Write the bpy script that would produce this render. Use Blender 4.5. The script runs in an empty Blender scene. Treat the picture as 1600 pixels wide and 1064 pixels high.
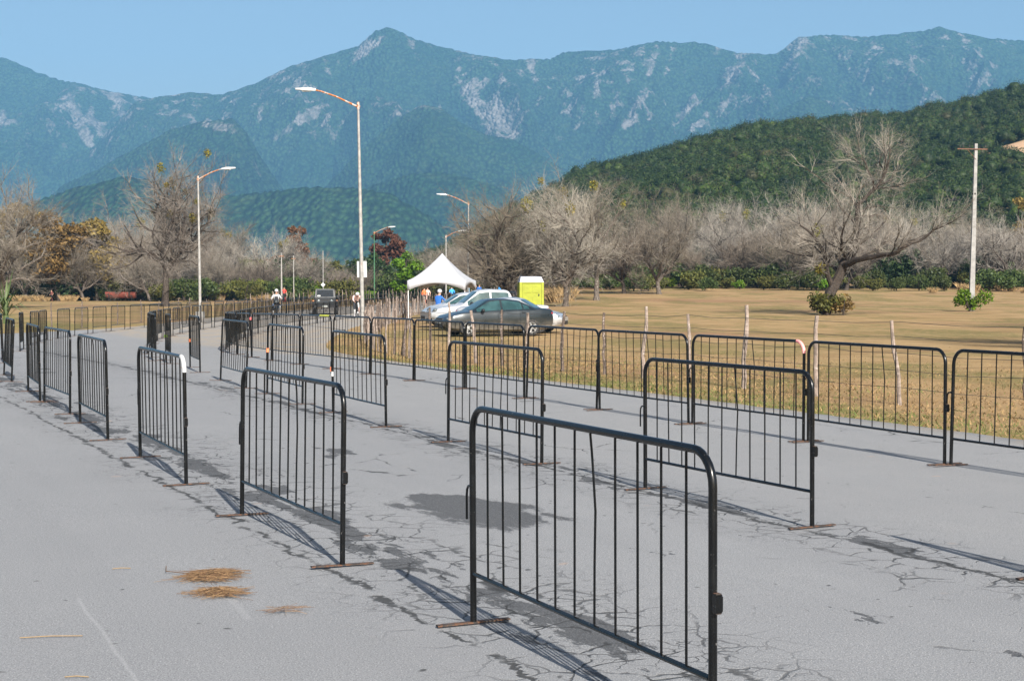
import bpy, bmesh, math, random
import numpy as np
from mathutils import Vector, Matrix, noise as mnoise
random.seed(7); RNG = np.random.default_rng(7)
sc = bpy.context.scene
COL = sc.collection
F = 2368.0; CAMH = 1.64; PITCH = math.atan(86.0/F)
R = math.radians

# ------------------------------------------------------------------ helpers
def smooth(a, b, x):
    t = np.clip((np.asarray(x, float)-a)/(b-a), 0, 1)
    return t*t*(3-2*t)
def at(px, py, Y):
    """world point at forward distance Y seen at photo position px, py"""
    dx = (px-800)/F; dz = (532-py)/F
    c, s = math.cos(PITCH), math.sin(PITCH)
    fy = c + dz*s; fz = -s + dz*c
    k = Y/fy
    return Vector((dx*k, Y, CAMH + fz*k))
UX, UY = -0.43, 0.903      # direction of the near road
NX, NY = 0.903, 0.43       # across it
def ground(x, y):
    x = np.asarray(x, float); y = np.asarray(y, float)
    z = -0.28*smooth(25, 55, y)
    right = smooth(-9, 8, x)
    s = NX*x+NY*y
    verge = smooth(12.0, 15.5, s)*smooth(70, 40, y)*smooth(-12, 2, x+0.1*y)
    z = z - 0.13*verge
    z = z + right*(0.33*smooth(62, 95, y) + 1.75*smooth(90, 215, y))
    return z
def gz(x, y): return float(ground(x, y))

class MB:
    def __init__(s): s.v=[]; s.f=[]; s.m=[]
    def add(s, vs, fs, mi=0):
        o=len(s.v); s.v+= [tuple(p) for p in vs]
        for f in fs: s.f.append(tuple(i+o for i in f)); s.m.append(mi)
    def box(s, c, d, rot=None, mi=0):
        hx,hy,hz=d[0]/2,d[1]/2,d[2]/2
        vs=[Vector((x,y,z)) for x in(-hx,hx) for y in(-hy,hy) for z in(-hz,hz)]
        if rot is not None: vs=[rot@p for p in vs]
        vs=[p+Vector(c) for p in vs]
        s.add(vs,[(0,1,3,2),(4,6,7,5),(0,4,5,1),(2,3,7,6),(0,2,6,4),(1,5,7,3)],mi)
    def tube(s, pts, rad, n=8, mi=0, cap=True):
        pts=[Vector(p) for p in pts]
        if not hasattr(rad,'__len__'): rad=[rad]*len(pts)
        rings=[]; up=None
        for i,p in enumerate(pts):
            a=pts[max(i-1,0)]; b=pts[min(i+1,len(pts)-1)]
            t=(b-a).normalized()
            if up is None:
                up=Vector((0,0,1)) if abs(t.z)<.9 else Vector((1,0,0))
            x=t.cross(up)
            if x.length<1e-5: x=t.orthogonal()
            x.normalize(); y=x.cross(t).normalized(); up=y
            rings.append([p+(x*math.cos(q)+y*math.sin(q))*rad[i] for q in [2*math.pi*k/n for k in range(n)]])
        vs=[v for r in rings for v in r]; fs=[]
        for i in range(len(pts)-1):
            for k in range(n):
                k2=(k+1)%n
                fs.append((i*n+k,(i+1)*n+k,(i+1)*n+k2,i*n+k2))
        if cap:
            fs.append(tuple(range(n))); fs.append(tuple((len(pts)-1)*n+k for k in reversed(range(n))))
        s.add(vs,fs,mi)
    def lathe(s, prof, n=24, axis='z', c=(0,0,0), mi=0, cap=True):
        vs=[];fs=[]
        for r,h in prof:
            for k in range(n):
                a=2*math.pi*k/n; p=(r*math.cos(a), r*math.sin(a), h)
                if axis=='y': p=(p[0],h,p[1])
                if axis=='x': p=(h,p[0],p[1])
                vs.append((p[0]+c[0],p[1]+c[1],p[2]+c[2]))
        for i in range(len(prof)-1):
            for k in range(n):
                k2=(k+1)%n; fs.append((i*n+k,i*n+k2,(i+1)*n+k2,(i+1)*n+k))
        if cap: fs.append(tuple(range(n))); fs.append(tuple((len(prof)-1)*n+k for k in reversed(range(n))))
        s.add(vs,fs,mi)
    def ball(s, c, r, n=10, mi=0):
        pr=[(max(1e-3,math.sin(math.pi*i/n))*1.0, -math.cos(math.pi*i/n)) for i in range(n+1)]
        rr=r if hasattr(r,'__len__') else (r,r,r)
        o=len(s.v); s.lathe(pr, n+4, 'z', (0,0,0), mi)
        for i in range(o,len(s.v)):
            p=s.v[i]; s.v[i]=(p[0]*rr[0]+c[0],p[1]*rr[1]+c[1],p[2]*rr[2]+c[2])
    def prism(s, poly, y0, y1, mi=0):
        """poly in x,z extruded along y"""
        n=len(poly)
        vs=[(p[0],y0,p[1]) for p in poly]+[(p[0],y1,p[1]) for p in poly]
        fs=[tuple(range(n)),tuple(reversed(range(n,2*n)))]+[(i,i+n,(i+1)%n+n,(i+1)%n) for i in range(n)]
        s.add(vs,fs,mi)
    def mesh(s, name, mats, smooth_=True, recalc=True):
        me=bpy.data.meshes.new(name); me.from_pydata(s.v,[],s.f)
        for m in (mats if isinstance(mats,(list,tuple)) else [mats]): me.materials.append(m)
        me.polygons.foreach_set('material_index',s.m)
        if recalc:
            b=bmesh.new(); b.from_mesh(me); bmesh.ops.recalc_face_normals(b,faces=b.faces); b.to_mesh(me); b.free()
        if smooth_:
            me.polygons.foreach_set('use_smooth',[True]*len(me.polygons))
            try: me.set_sharp_from_angle(angle=R(38))
            except Exception: pass
        me.update(); return me
    def build(s, name, mats, parent=None, smooth_=True):
        return link(name, s.mesh(name,mats,smooth_), parent)
def link(name, me, parent=None):
    o=bpy.data.objects.new(name,me); COL.objects.link(o)
    if parent is not None: o.parent=parent
    return o
def np_mesh(name, V, Fq, mats, mi=None, smooth_=False):
    """V (n,3); Fq (m,k) same-size polygons"""
    me=bpy.data.meshes.new(name); V=np.asarray(V,np.float32); Fq=np.asarray(Fq,np.int32)
    m,k=Fq.shape
    me.vertices.add(len(V)); me.vertices.foreach_set('co',V.ravel())
    me.loops.add(m*k); me.loops.foreach_set('vertex_index',Fq.ravel())
    me.polygons.add(m); me.polygons.foreach_set('loop_start',np.arange(0,m*k,k,dtype=np.int32))
    try: me.polygons.foreach_set('loop_total',np.full(m,k,dtype=np.int32))
    except Exception: pass
    for x in (mats if isinstance(mats,(list,tuple)) else [mats]): me.materials.append(x)
    if mi is not None: me.polygons.foreach_set('material_index',np.asarray(mi,np.int32))
    me.polygons.foreach_set('use_smooth',np.full(m,smooth_) if np.ndim(smooth_)==0 else smooth_)
    me.update(calc_edges=True); me.validate(); return me
def thing(name, label, cat, loc=(0,0,0), rz=0.0, group=None):
    o=bpy.data.objects.new(name,None); COL.objects.link(o); o.empty_display_size=.3
    o.location=loc; o.rotation_euler=(0,0,rz); tag(o,label,cat,group); return o
def tag(o,label=None,cat=None,group=None,kind=None):
    if label: o['label']=label
    if cat: o['category']=cat
    if group: o['group']=group
    if kind: o['kind']=kind
    return o
KIDS={}
def copy_tree(o, parent=None):
    c=o.copy(); COL.objects.link(c)
    if parent is not None: c.parent=parent
    for ch in list(o.children): copy_tree(ch,c)
    return c

# ------------------------------------------------------------------ materials
class NT:
    def __init__(s, m):
        s.t=m.node_tree; s.n=s.t.nodes; s.l=s.t.links
    def new(s,k,**kw):
        n=s.n.new(k)
        for a,b in kw.items(): setattr(n,a,b)
        return n
    def put(s,sock,v):
        if isinstance(v,bpy.types.NodeSocket): s.l.new(v,sock)
        elif v is not None:
            if hasattr(v,'__len__') and len(v)==3 and sock.type=='RGBA': v=(*v,1)
            sock.default_value=v
    def math(s,op,a,b=None,c=None,clamp=False):
        n=s.new('ShaderNodeMath',operation=op); n.use_clamp=clamp
        s.put(n.inputs[0],a)
        if b is not None: s.put(n.inputs[1],b)
        if c is not None: s.put(n.inputs[2],c)
        return n.outputs[0]
    def ramp(s,x,a,b,lo=0.0,hi=1.0):
        n=s.new('ShaderNodeMapRange',interpolation_type='SMOOTHSTEP')
        s.put(n.inputs[0],x)
        for i,v in zip((1,2,3,4),(a,b,lo,hi)): s.put(n.inputs[i],v)
        return n.outputs[0]
    def mix(s,f,a,b,mode='MIX'):
        n=s.new('ShaderNodeMix',data_type='RGBA',blend_type=mode)
        s.put(n.inputs[0],f); s.put(n.inputs[6],a); s.put(n.inputs[7],b); return n.outputs[2]
    def noise(s,vec,scale,detail=4,rough=.55,dist=0.0,out=0):
        n=s.new('ShaderNodeTexNoise'); s.put(n.inputs['Vector'],vec)
        n.inputs['Scale'].default_value=scale; n.inputs['Detail'].default_value=detail
        n.inputs['Roughness'].default_value=rough; n.inputs['Distortion'].default_value=dist
        return n.outputs[out]
    def voro(s,vec,scale,feature='F1',out='Distance'):
        n=s.new('ShaderNodeTexVoronoi',feature=feature); s.put(n.inputs['Vector'],vec)
        n.inputs['Scale'].default_value=scale; return n.outputs[out]
    def coord(s): return s.new('ShaderNodeTexCoord').outputs['Object']
    def pos(s): return s.new('ShaderNodeNewGeometry').outputs['Position']
    def sep(s,v):
        n=s.new('ShaderNodeSeparateXYZ'); s.put(n.inputs[0],v); return n.outputs
    def comb(s,x,y,z):
        n=s.new('ShaderNodeCombineXYZ')
        for i,v in enumerate((x,y,z)): s.put(n.inputs[i],v)
        return n.outputs[0]
    def vmul(s,v,k):
        n=s.new('ShaderNodeVectorMath',operation='MULTIPLY'); s.put(n.inputs[0],v); n.inputs[1].default_value=k; return n.outputs[0]
    def vadd(s,a,b):
        n=s.new('ShaderNodeVectorMath',operation='ADD'); s.put(n.inputs[0],a); s.put(n.inputs[1],b); return n.outputs[0]
    def bump(s,h,strength=.3,dist=.02):
        n=s.new('ShaderNodeBump'); n.inputs['Strength'].default_value=strength; n.inputs['Distance'].default_value=dist
        s.put(n.inputs['Height'],h); return n.outputs[0]
def newmat(name):
    m=bpy.data.materials.new(name); m.use_nodes=True
    b=m.node_tree.nodes['Principled BSDF']; return m,NT(m),b
def mat(name,col,rough=.6,metal=0.0,var=.12,scale=8.0,spots=None,spot_amt=.6,spot_scale=20.0,spec=.5,coat=0.0,emit=None):
    """plain paint/cloth/wood with mottling and optional flecks of a second colour"""
    m,t,b=newmat(name)
    co=t.coord(); nz=t.noise(co,scale,5,.6)
    dark=tuple(c*(1-var) for c in col); lite=tuple(min(1,c*(1+var)) for c in col)
    c=t.mix(t.ramp(nz,.3,.7),dark,lite)
    if spots is not None:
        n2=t.noise(co,spot_scale,6,.65)
        c=t.mix(t.ramp(n2,spot_amt,spot_amt+.06),c,spots)
    if 'twigs' in name:
        oi=t.new('ShaderNodeObjectInfo').outputs['Random']; h=t.new('ShaderNodeHueSaturation')
        t.put(h.inputs['Value'],t.math('ADD',.68,t.math('MULTIPLY',oi,.64))); t.put(h.inputs['Saturation'],t.math('SUBTRACT',1.3,t.math('MULTIPLY',oi,.6))); t.put(h.inputs['Color'],c); c=h.outputs[0]
    t.put(b.inputs['Base Color'],c); b.inputs['Roughness'].default_value=rough
    b.inputs['Metallic'].default_value=metal; b.inputs['Specular IOR Level'].default_value=spec
    b.inputs['Coat Weight'].default_value=coat
    rn=t.ramp(nz,.2,.8,rough*.85,min(1,rough*1.15)); t.put(b.inputs['Roughness'],rn)
    return m
# ------------------------------------------------------------------ camera, sun, sky
cam=bpy.data.cameras.new('camera'); co=bpy.data.objects.new('camera',cam); COL.objects.link(co)
co.location=(0,0,CAMH); co.rotation_euler=(math.pi/2-PITCH,0,0)
cam.sensor_width=36; cam.sensor_fit='HORIZONTAL'; cam.lens=36*F/1600; cam.clip_end=30000; cam.clip_start=.05
sc.camera=co
SUN_EL=R(33.7); sun_dir=Vector((.316*math.cos(SUN_EL),-.949*math.cos(SUN_EL),math.sin(SUN_EL))).normalized()
sl=bpy.data.lights.new('sun','SUN'); so=bpy.data.objects.new('sun',sl); COL.objects.link(so)
sl.energy=5.0; sl.angle=R(.5); sl.color=(1.0,.95,.87)
so.rotation_euler=sun_dir.to_track_quat('Z','Y').to_euler(); so.location=(30,-60,60)
w=bpy.data.worlds.new('World'); sc.world=w; w.use_nodes=True
wt=w.node_tree; bg=wt.nodes['Background']; sk=wt.nodes.new('ShaderNodeTexSky'); sk.sky_type='NISHITA'
sk.sun_disc=False; sk.sun_elevation=SUN_EL; sk.sun_rotation=R(161.6); sk.air_density=1.0; sk.dust_density=2.6; sk.ozone_density=1.4
wt.links.new(sk.outputs[0],bg.inputs[0]); bg.inputs[1].default_value=.064
vs_=sc.view_settings; vs_.view_transform='Standard'; vs_.look='None'; vs_.exposure=.98; vs_.gamma=1
try:
    sc.cycles.use_denoising=True; sc.cycles.max_bounces=6; sc.cycles.volume_bounces=0; sc.cycles.transparent_max_bounces=12
except Exception: pass

# ------------------------------------------------------------------ noise in numpy
def perlin(x,y,seed=0):
    rs=np.random.default_rng(seed); perm=rs.permutation(512).astype(np.int64)
    ang=rs.uniform(0,2*np.pi,512); gx=np.cos(ang); gy=np.sin(ang)
    xi=np.floor(x).astype(np.int64); yi=np.floor(y).astype(np.int64); xf=x-xi; yf=y-yi
    def g(ix,iy,dx,dy):
        h=perm[(perm[ix&511]+iy)&511]; return gx[h]*dx+gy[h]*dy
    u=xf**3*(xf*(xf*6-15)+10); v=yf**3*(yf*(yf*6-15)+10)
    a=g(xi,yi,xf,yf); b=g(xi+1,yi,xf-1,yf); c=g(xi,yi+1,xf,yf-1); d=g(xi+1,yi+1,xf-1,yf-1)
    return (a+(b-a)*u)+((c+(d-c)*u)-(a+(b-a)*u))*v
def fbm(x,y,o=5,seed=0,ridged=False,gain=.5):
    s=0;a=1;tot=0
    for i in range(o):
        n=perlin(x*2**i+17.3*i,y*2**i-9.1*i,seed+i)*1.5
        if ridged: n=1-2*np.abs(n)
        s=s+a*n; tot+=a; a*=gain
    return s/tot

# ------------------------------------------------------------------ road and field outlines
def spline(pts,step):
    pts=[np.array(p,float) for p in pts]; out=[]
    P=[2*pts[0]-pts[1]]+pts+[2*pts[-1]-pts[-2]]
    for i in range(1,len(P)-2):
        p0,p1,p2,p3=P[i-1:i+3]; n=max(4,int(np.linalg.norm(p2-p1)/step*2))
        for k in range(n):
            t=k/n; out.append(.5*((2*p1)+(-p0+p2)*t+(2*p0-5*p1+4*p2-p3)*t*t+(-p0+3*p1-3*p2+p3)*t**3))
    out.append(pts[-1]); out=np.array(out)
    d=np.r_[0,np.cumsum(np.linalg.norm(np.diff(out,axis=0),axis=1))]
    q=np.arange(0,d[-1],step); return np.stack([np.interp(q,d,out[:,0]),np.interp(q,d,out[:,1])],1)
RIGHT=[(26,-27),(15.8,-5.6),(10.7,5.1),(5.55,15.9),(2.5,22.3),(-.7,29.0),(-3.3,36),(-5.2,44),(-6.4,52),(-7.1,62),(-7.5,75),(-7.6,90),(-7.0,110),(-5.0,135),(0,165),(8,200),(20,235),(40,275)]
LEFT=[(-34,-27),(-33,-5),(-32,8),(-31,18),(-29,29),(-27,38),(-25,46),(-22.5,54),(-20,61),(-17.8,69),(-17.7,80),(-17.8,92),(-17.0,112),(-15,140),(-10.5,172),(-3,208),(8,246),(28,290)]
def smpl(pts,n):
    s=spline(pts,.25); d=np.linspace(0,len(s)-1,n).astype(int); return s[d]
def along(pts,n):
    """pts share an index; dense spline sampled by control index"""
    pts=np.array(pts,float); P=np.vstack([2*pts[0]-pts[1],pts,2*pts[-1]-pts[-2]])
    q=np.linspace(0,len(pts)-1-1e-6,n); i=q.astype(int); t=(q-i)[:,None]
    p0,p1,p2,p3=P[i],P[i+1],P[i+2],P[i+3]
    return .5*((2*p1)+(-p0+p2)*t+(2*p0-5*p1+4*p2-p3)*t*t+(-p0+3*p1-3*p2+p3)*t**3)
nL=520; nW=60
Rr=along(RIGHT,nL); Ll=along(LEFT,nL)
wob=fbm(np.arange(nL)*.35,np.zeros(nL),3,5)*.12; Rr[:,0]+=wob; Ll[:,0]+=wob[::-1]
q=np.linspace(0,1,nW)
RX=Ll[:,0][:,None]*(1-q)+Rr[:,0][:,None]*q; RY=Ll[:,1][:,None]*(1-q)+Rr[:,1][:,None]*q
RZ=ground(RX,RY)+.004*fbm(RX*.5,RY*.5,3,11)
V=np.stack([RX,RY,RZ],-1).reshape(-1,3)
idx=np.arange(nL*nW).reshape(nL,nW)
Fq=np.stack([idx[:-1,:-1],idx[:-1,1:],idx[1:,1:],idx[1:,:-1]],-1).reshape(-1,4)
# edge skirts of the asphalt
eR=V[idx[:,-1]]+[.05,0,-.14]; eL=V[idx[:,0]]+[-.05,0,-.14]; o=len(V); V=np.vstack([V,eR,eL])
iR=o+np.arange(nL); iL=iR+nL
Fq=np.vstack([Fq,np.stack([idx[:-1,-1],iR[:-1],iR[1:],idx[1:,-1]],-1),np.stack([idx[:-1,0],idx[1:,0],iL[1:],iL[:-1]],-1)])

def asphalt():
    m,t,b=newmat('worn asphalt'); p=t.pos(); X,Y,Z=t.sep(p)
    s=t.math('ADD',t.math('MULTIPLY',X,NX),t.math('MULTIPLY',Y,NY))
    u=t.math('ADD',t.math('MULTIPLY',X,UX),t.math('MULTIPLY',Y,UY))
    st=t.comb(s,u,0.0)
    warp=t.vmul(t.noise(p,1.3,4,.6,0,1),(.5,.5,.0)); pw=t.vadd(p,warp)
    big=t.noise(p,.16,4,.6); mid=t.noise(p,1.6,6,.7); fine=t.noise(p,52,3,.75); grit=t.noise(p,130,2,.7)
    streak=t.noise(t.vmul(st,(2.2,.12,1)),1.0,4,.6)
    c=t.mix(t.ramp(big,.3,.7),(.205,.206,.213),(.238,.239,.244))
    c=t.mix(t.ramp(streak,.35,.75,0,.5),c,(.188,.19,.196))
    # paler older lane between the seams, on the right
    c=t.mix(t.ramp(s,6.2,7.2,0,.35),c,(.258,.252,.246))
    c=t.mix(t.ramp(mid,.35,.7,0,.35),c,(.196,.199,.206))
    c=t.mix(t.ramp(fine,.50,.72,0,.75),c,(.13,.133,.138))
    c=t.mix(t.ramp(grit,.54,.68,0,.85),c,(.40,.40,.39))
    c=t.mix(t.ramp(grit,.46,.30,0,.85),c,(.095,.095,.097))
    # seams where the crust has gone: dark coarse stone along the two joints
    wob=t.math('MULTIPLY',t.math('SUBTRACT',t.noise(t.vmul(st,(0,.35,1)),1.0,3,.6),.5),.9)
    def seam(s0,w):
        return t.math('ABSOLUTE',t.math('SUBTRACT',t.math('ADD',s,wob),s0))
    n1=t.noise(t.vmul(st,(3.4,1.0,1)),1.0,6,.68)
    n2=t.noise(t.vadd(t.vmul(st,(1.5,.75,1)),(31,7,0)),1.0,6,.66)
    sA=seam(3.32,.3); sB=seam(6.16,.3)
    near=t.ramp(Y,52,40)
    pA=t.ramp(t.math('SUBTRACT',n1,t.math('MULTIPLY',sA,.40)),.455,.49)
    pB=t.ramp(t.math('SUBTRACT',n1,t.math('MULTIPLY',sB,.75)),.48,.51)
    pM=t.ramp(t.math('SUBTRACT',n2,t.math('MULTIPLY',t.math('ABSOLUTE',t.math('SUBTRACT',s,4.7)),.10)),.60,.615)
    # the worn hole behind the nearest barrier
    dx=t.math('MULTIPLY',t.math('SUBTRACT',s,4.55),1.5); du=t.math('MULTIPLY',t.math('SUBTRACT',u,10.1),.72)
    rr=t.math('SQRT',t.math('ADD',t.math('MULTIPLY',dx,dx),t.math('MULTIPLY',du,du)))
    pH=t.ramp(t.math('SUBTRACT',t.math('ADD',t.math('ADD',t.math('MULTIPLY',n2,2.2),t.math('MULTIPLY',n1,1.4)),-.80),rr),.28,.46)
    patch=t.math('MAXIMUM',t.math('MAXIMUM',pA,pB),t.math('MAXIMUM',pM,pH))
    patch=t.math('MULTIPLY',patch,near)
    stone=t.mix(t.ramp(t.voro(p,70),.15,.5),(.095,.096,.10),(.026,.027,.03))
    c=t.mix(t.math('MULTIPLY',patch,.76),c,stone)
    # alligator cracks, strong at the joints
    v1=t.voro(pw,3.7,'DISTANCE_TO_EDGE'); v2=t.voro(pw,8.5,'DISTANCE_TO_EDGE'); v3=t.voro(t.vadd(pw,(5,3,0)),.8,'DISTANCE_TO_EDGE')
    broken=t.noise(p,3.5,3,.6)
    kA=t.ramp(sA,1.05,.1); kB=t.ramp(sB,.75,.05)
    k=t.math('MAXIMUM',kA,kB); k=t.math('MULTIPLY',k,t.ramp(broken,.38,.52))
    wide=t.math('MULTIPLY',t.ramp(v1,.038,.010),k)
    thin=t.math('MULTIPLY',t.ramp(v2,.035,.010),t.math('MULTIPLY',k,t.ramp(n2,.45,.6)))
    mask3=t.math('MULTIPLY',t.ramp(t.noise(p,.5,3,.6),.5,.6),t.ramp(broken,.42,.56))
    right=t.ramp(s,3.0,3.6); 
    far=t.math('MULTIPLY',t.ramp(v3,.010,.003),t.math('MULTIPLY',mask3,right))
    hair=t.math('MULTIPLY',t.ramp(v1,.022,.004),t.math('MULTIPLY',t.math('MULTIPLY',right,t.ramp(broken,.56,.68)),.28))
    cr=t.math('MAXIMUM',t.math('MAXIMUM',wide,thin),t.math('MAXIMUM',far,hair))
    # long joint lines
    jl=t.math('MAXIMUM',t.ramp(t.math('ABSOLUTE',t.math('SUBTRACT',t.math('ADD',s,t.math('MULTIPLY',t.math('SUBTRACT',t.noise(p,2.2,5,.7),.5),.42)),2.78)),.03,.012),
                        t.ramp(t.math('ABSOLUTE',t.math('SUBTRACT',t.math('ADD',s,t.math('MULTIPLY',t.math('SUBTRACT',t.noise(p,2.0,5,.7),.5),.42)),6.12)),.035,.012))
    jl=t.math('MULTIPLY',jl,t.ramp(broken,.34,.5)); cr=t.math('MAXIMUM',cr,jl); cr=t.math('MULTIPLY',cr,near)
    c=t.mix(t.math('MULTIPLY',cr,.85),c,(.02,.02,.02))
    # little dark pits and pale dry leaf stains
    pit=t.math('MULTIPLY',t.ramp(t.voro(pw,5.2),.11,.05),t.ramp(t.noise(p,1.1,3,.6),.46,.58))
    c=t.mix(t.math('MULTIPLY',pit,.85),c,(.035,.035,.035))
    stain=t.math('MULTIPLY',t.ramp(t.voro(pw,1.7),.09,.03),t.ramp(t.noise(p,.7,2,.5),.5,.6))
    c=t.mix(t.math('MULTIPLY',stain,.5),c,(.42,.27,.18))
    # chalky scuff lines
    def scuff(x0,y0,x1,y1,w0,amt):
        L=math.hypot(x1-x0,y1-y0); ux,uy=(x1-x0)/L,(y1-y0)/L
        dxs=t.math('SUBTRACT',X,x0); dys=t.math('SUBTRACT',Y,y0)
        al=t.math('ADD',t.math('MULTIPLY',dxs,ux),t.math('MULTIPLY',dys,uy)); ac=t.math('ABSOLUTE',t.math('ADD',t.math('SUBTRACT',t.math('MULTIPLY',dxs,uy),t.math('MULTIPLY',dys,ux)),t.math('MULTIPLY',t.math('SUBTRACT',mid,.5),.06)))
        k=t.math('MULTIPLY',t.ramp(ac,w0,w0*.3),t.math('MULTIPLY',t.ramp(al,0,.1),t.ramp(al,L,L-.1)))
        return t.math('MULTIPLY',t.math('MULTIPLY',k,t.ramp(fine,.32,.6)),amt)
    c=t.mix(scuff(-2.30,7.95,-1.5,6.1,.014,.42),c,(.36,.36,.36)); c=t.mix(scuff(-1.52,8.05,-1.28,7.35,.03,.3),c,(.34,.34,.34))
    # sand blown on the far road edges
    edge=t.math('MULTIPLY',t.ramp(s,11.0,12.4),t.ramp(mid,.4,.6,.1,.8))
    c=t.mix(edge,c,(.33,.26,.18))
    t.put(b.inputs['Base Color'],c); b.inputs['Roughness'].default_value=.86; b.inputs['Specular IOR Level'].default_value=.3
    h=t.math('SUBTRACT',t.math('ADD',fine,t.math('MULTIPLY',grit,.6)),t.math('MULTIPLY',t.math('MAXIMUM',cr,patch),1.6))
    t.put(b.inputs['Normal'],t.bump(h,.6,.008)); return m
ro=link('road',np_mesh('road',V,Fq,asphalt(),None,True)); tag(ro,'worn grey asphalt road curving away to the left with cracked joints','road',kind='structure')

def axis(lims):
    out=[]
    for a,b_,st in lims: out+=list(np.arange(a,b_,st))
    return np.array(out+[lims[-1][1]])
gx=axis([(-9000,-1000,800),(-1000,-200,80),(-200,-60,10),(-60,60,1.0),(60,200,8),(200,1000,80),(1000,9000,800)])
gy=axis([(-900,-100,80),(-100,-10,10),(-10,120,1.0),(120,300,4),(300,1000,50),(1000,9000,800)])
GX,GY=np.meshgrid(gx,gy); GZ=ground(GX,GY)-.055+.03*fbm(GX*.25,GY*.25,3,3)*smooth(150,110,GY)*(np.abs(GX)<60)
GZ=np.minimum(GZ,ground(GX,GY)-.03)
idx=np.arange(GX.size).reshape(GX.shape)
Fq=np.stack([idx[:-1,:-1],idx[:-1,1:],idx[1:,1:],idx[1:,:-1]],-1).reshape(-1,4)
def dryfield():
    m,t,b=newmat('dry mown grass'); p=t.pos(); X,Y,Z=t.sep(p)
    a=t.noise(p,.045,4,.6); bb=t.noise(p,.3,5,.62); cc=t.noise(p,2.5,6,.7); f=t.noise(p,24,4,.75)
    c=t.mix(t.ramp(bb,.32,.68),(.265,.175,.082),(.36,.245,.122))
    c=t.mix(t.ramp(a,.48,.64,0,.7),c,(.25,.14,.08)); c=t.mix(t.ramp(t.noise(t.vmul(p,(.5,1.6,1)),.35,5,.7),.56,.68,0,.6),c,(.15,.095,.05))
    g=t.math('MULTIPLY',t.ramp(t.noise(t.vmul(t.vadd(p,(40,9,0)),(1,.45,1)),.2,5,.68),.45,.60),t.ramp(cc,.32,.58))
    c=t.mix(t.math('MULTIPLY',g,.72),c,(.115,.115,.036))
    c=t.mix(t.ramp(f,.5,.72,0,.6),c,(.12,.075,.034))
    c=t.mix(t.ramp(f,.45,.28,0,.5),c,(.39,.28,.16))
    # greener strip along the asphalt
    s=t.math('ADD',t.math('MULTIPLY',X,NX),t.math('MULTIPLY',Y,NY))
    k=t.math('MULTIPLY',t.math('MULTIPLY',t.ramp(s,14.6,12.6),t.ramp(cc,.38,.6)),.55)
    c=t.mix(k,c,(.12,.145,.035))
    t.put(b.inputs['Base Color'],c); b.inputs['Roughness'].default_value=.95; b.inputs['Specular IOR Level'].default_value=.1
    t.put(b.inputs['Normal'],t.bump(t.math('ADD',f,cc),.5,.05)); return m
M_FIELD=dryfield()
fo=link('field',np_mesh('field',np.stack([GX,GY,GZ],-1).reshape(-1,3),Fq,M_FIELD,None,True)); tag(fo,'dry mown field of tan grass','field',kind='structure')

# ------------------------------------------------------------------ mountains
def prof(pts): 
    p=np.array(pts,float); return lambda x: np.interp(x,p[:,0],p[:,1])
RIDGES=[ # (ridge line in photo terms, distance, front slope)
 ([(-900,150),(-300,60),(-100,80),(0,92),(15,93),(60,113),(100,127),(150,138),(215,152),(260,156),(330,160),(420,190),(500,250),(600,330),(800,400),(3000,440)],5200,.62),
 ([(-900,330),(0,300),(150,230),(215,160),(250,153),(300,146),(345,150),(400,132),(450,108),(500,92),(560,75),(588,50),(605,46),(625,52),(650,65),(690,75),(740,88),(800,96),(860,94),(880,84),(960,80),(1000,72),(1025,67),(1060,68),(1100,70),(1150,85),(1205,87),(1214,84),(1245,60),(1300,57),(1350,60),(1430,52),(1465,44),(1500,55),(1540,63),(1600,66),(1750,84),(2100,60),(2600,110)],4600,.66),
 ([(-900,420),(0,380),(100,290),(160,262),(200,240),(270,202),(320,190),(368,186),(385,205),(420,262),(455,312),(520,370),(700,420),(3000,440)],3500,.62),
 ([(-900,440),(380,400),(470,330),(520,280),(560,240),(600,205),(640,176),(662,164),(690,170),(720,192),(760,212),(800,218),(850,245),(900,280),(960,320),(1060,380),(3000,430)],3500,.6),
 ([(-900,440),(1000,330),(1120,240),(1180,200),(1230,166),(1262,151),(1290,160),(1312,188),(1400,230),(1500,280),(1700,380),(3000,430)],3700,.6),
 ([(-900,440),(440,430),(520,330),(580,290),(640,272),(690,268),(740,280),(800,300),(880,345),(1000,410),(3000,440)],2750,.55),
 ([(-900,300),(-200,330),(0,330),(80,306),(130,290),(190,276),(250,282),(300,296),(360,306),(430,298),(490,292),(560,293),(610,302),(660,330),(700,356),(780,395),(900,430),(3000,440)],2150,.5),
]
cols=np.r_[np.linspace(-700,-60,70),np.linspace(-55,1655,760),np.linspace(1662,2500,80)]
rows=np.r_[np.linspace(1150,5600,430)]
C,D=np.meshgrid(cols,rows); TH=(C-800)/F
X=TH*D; Hh=np.full(C.shape,-30.0); rk=np.zeros(C.shape); 
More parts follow.
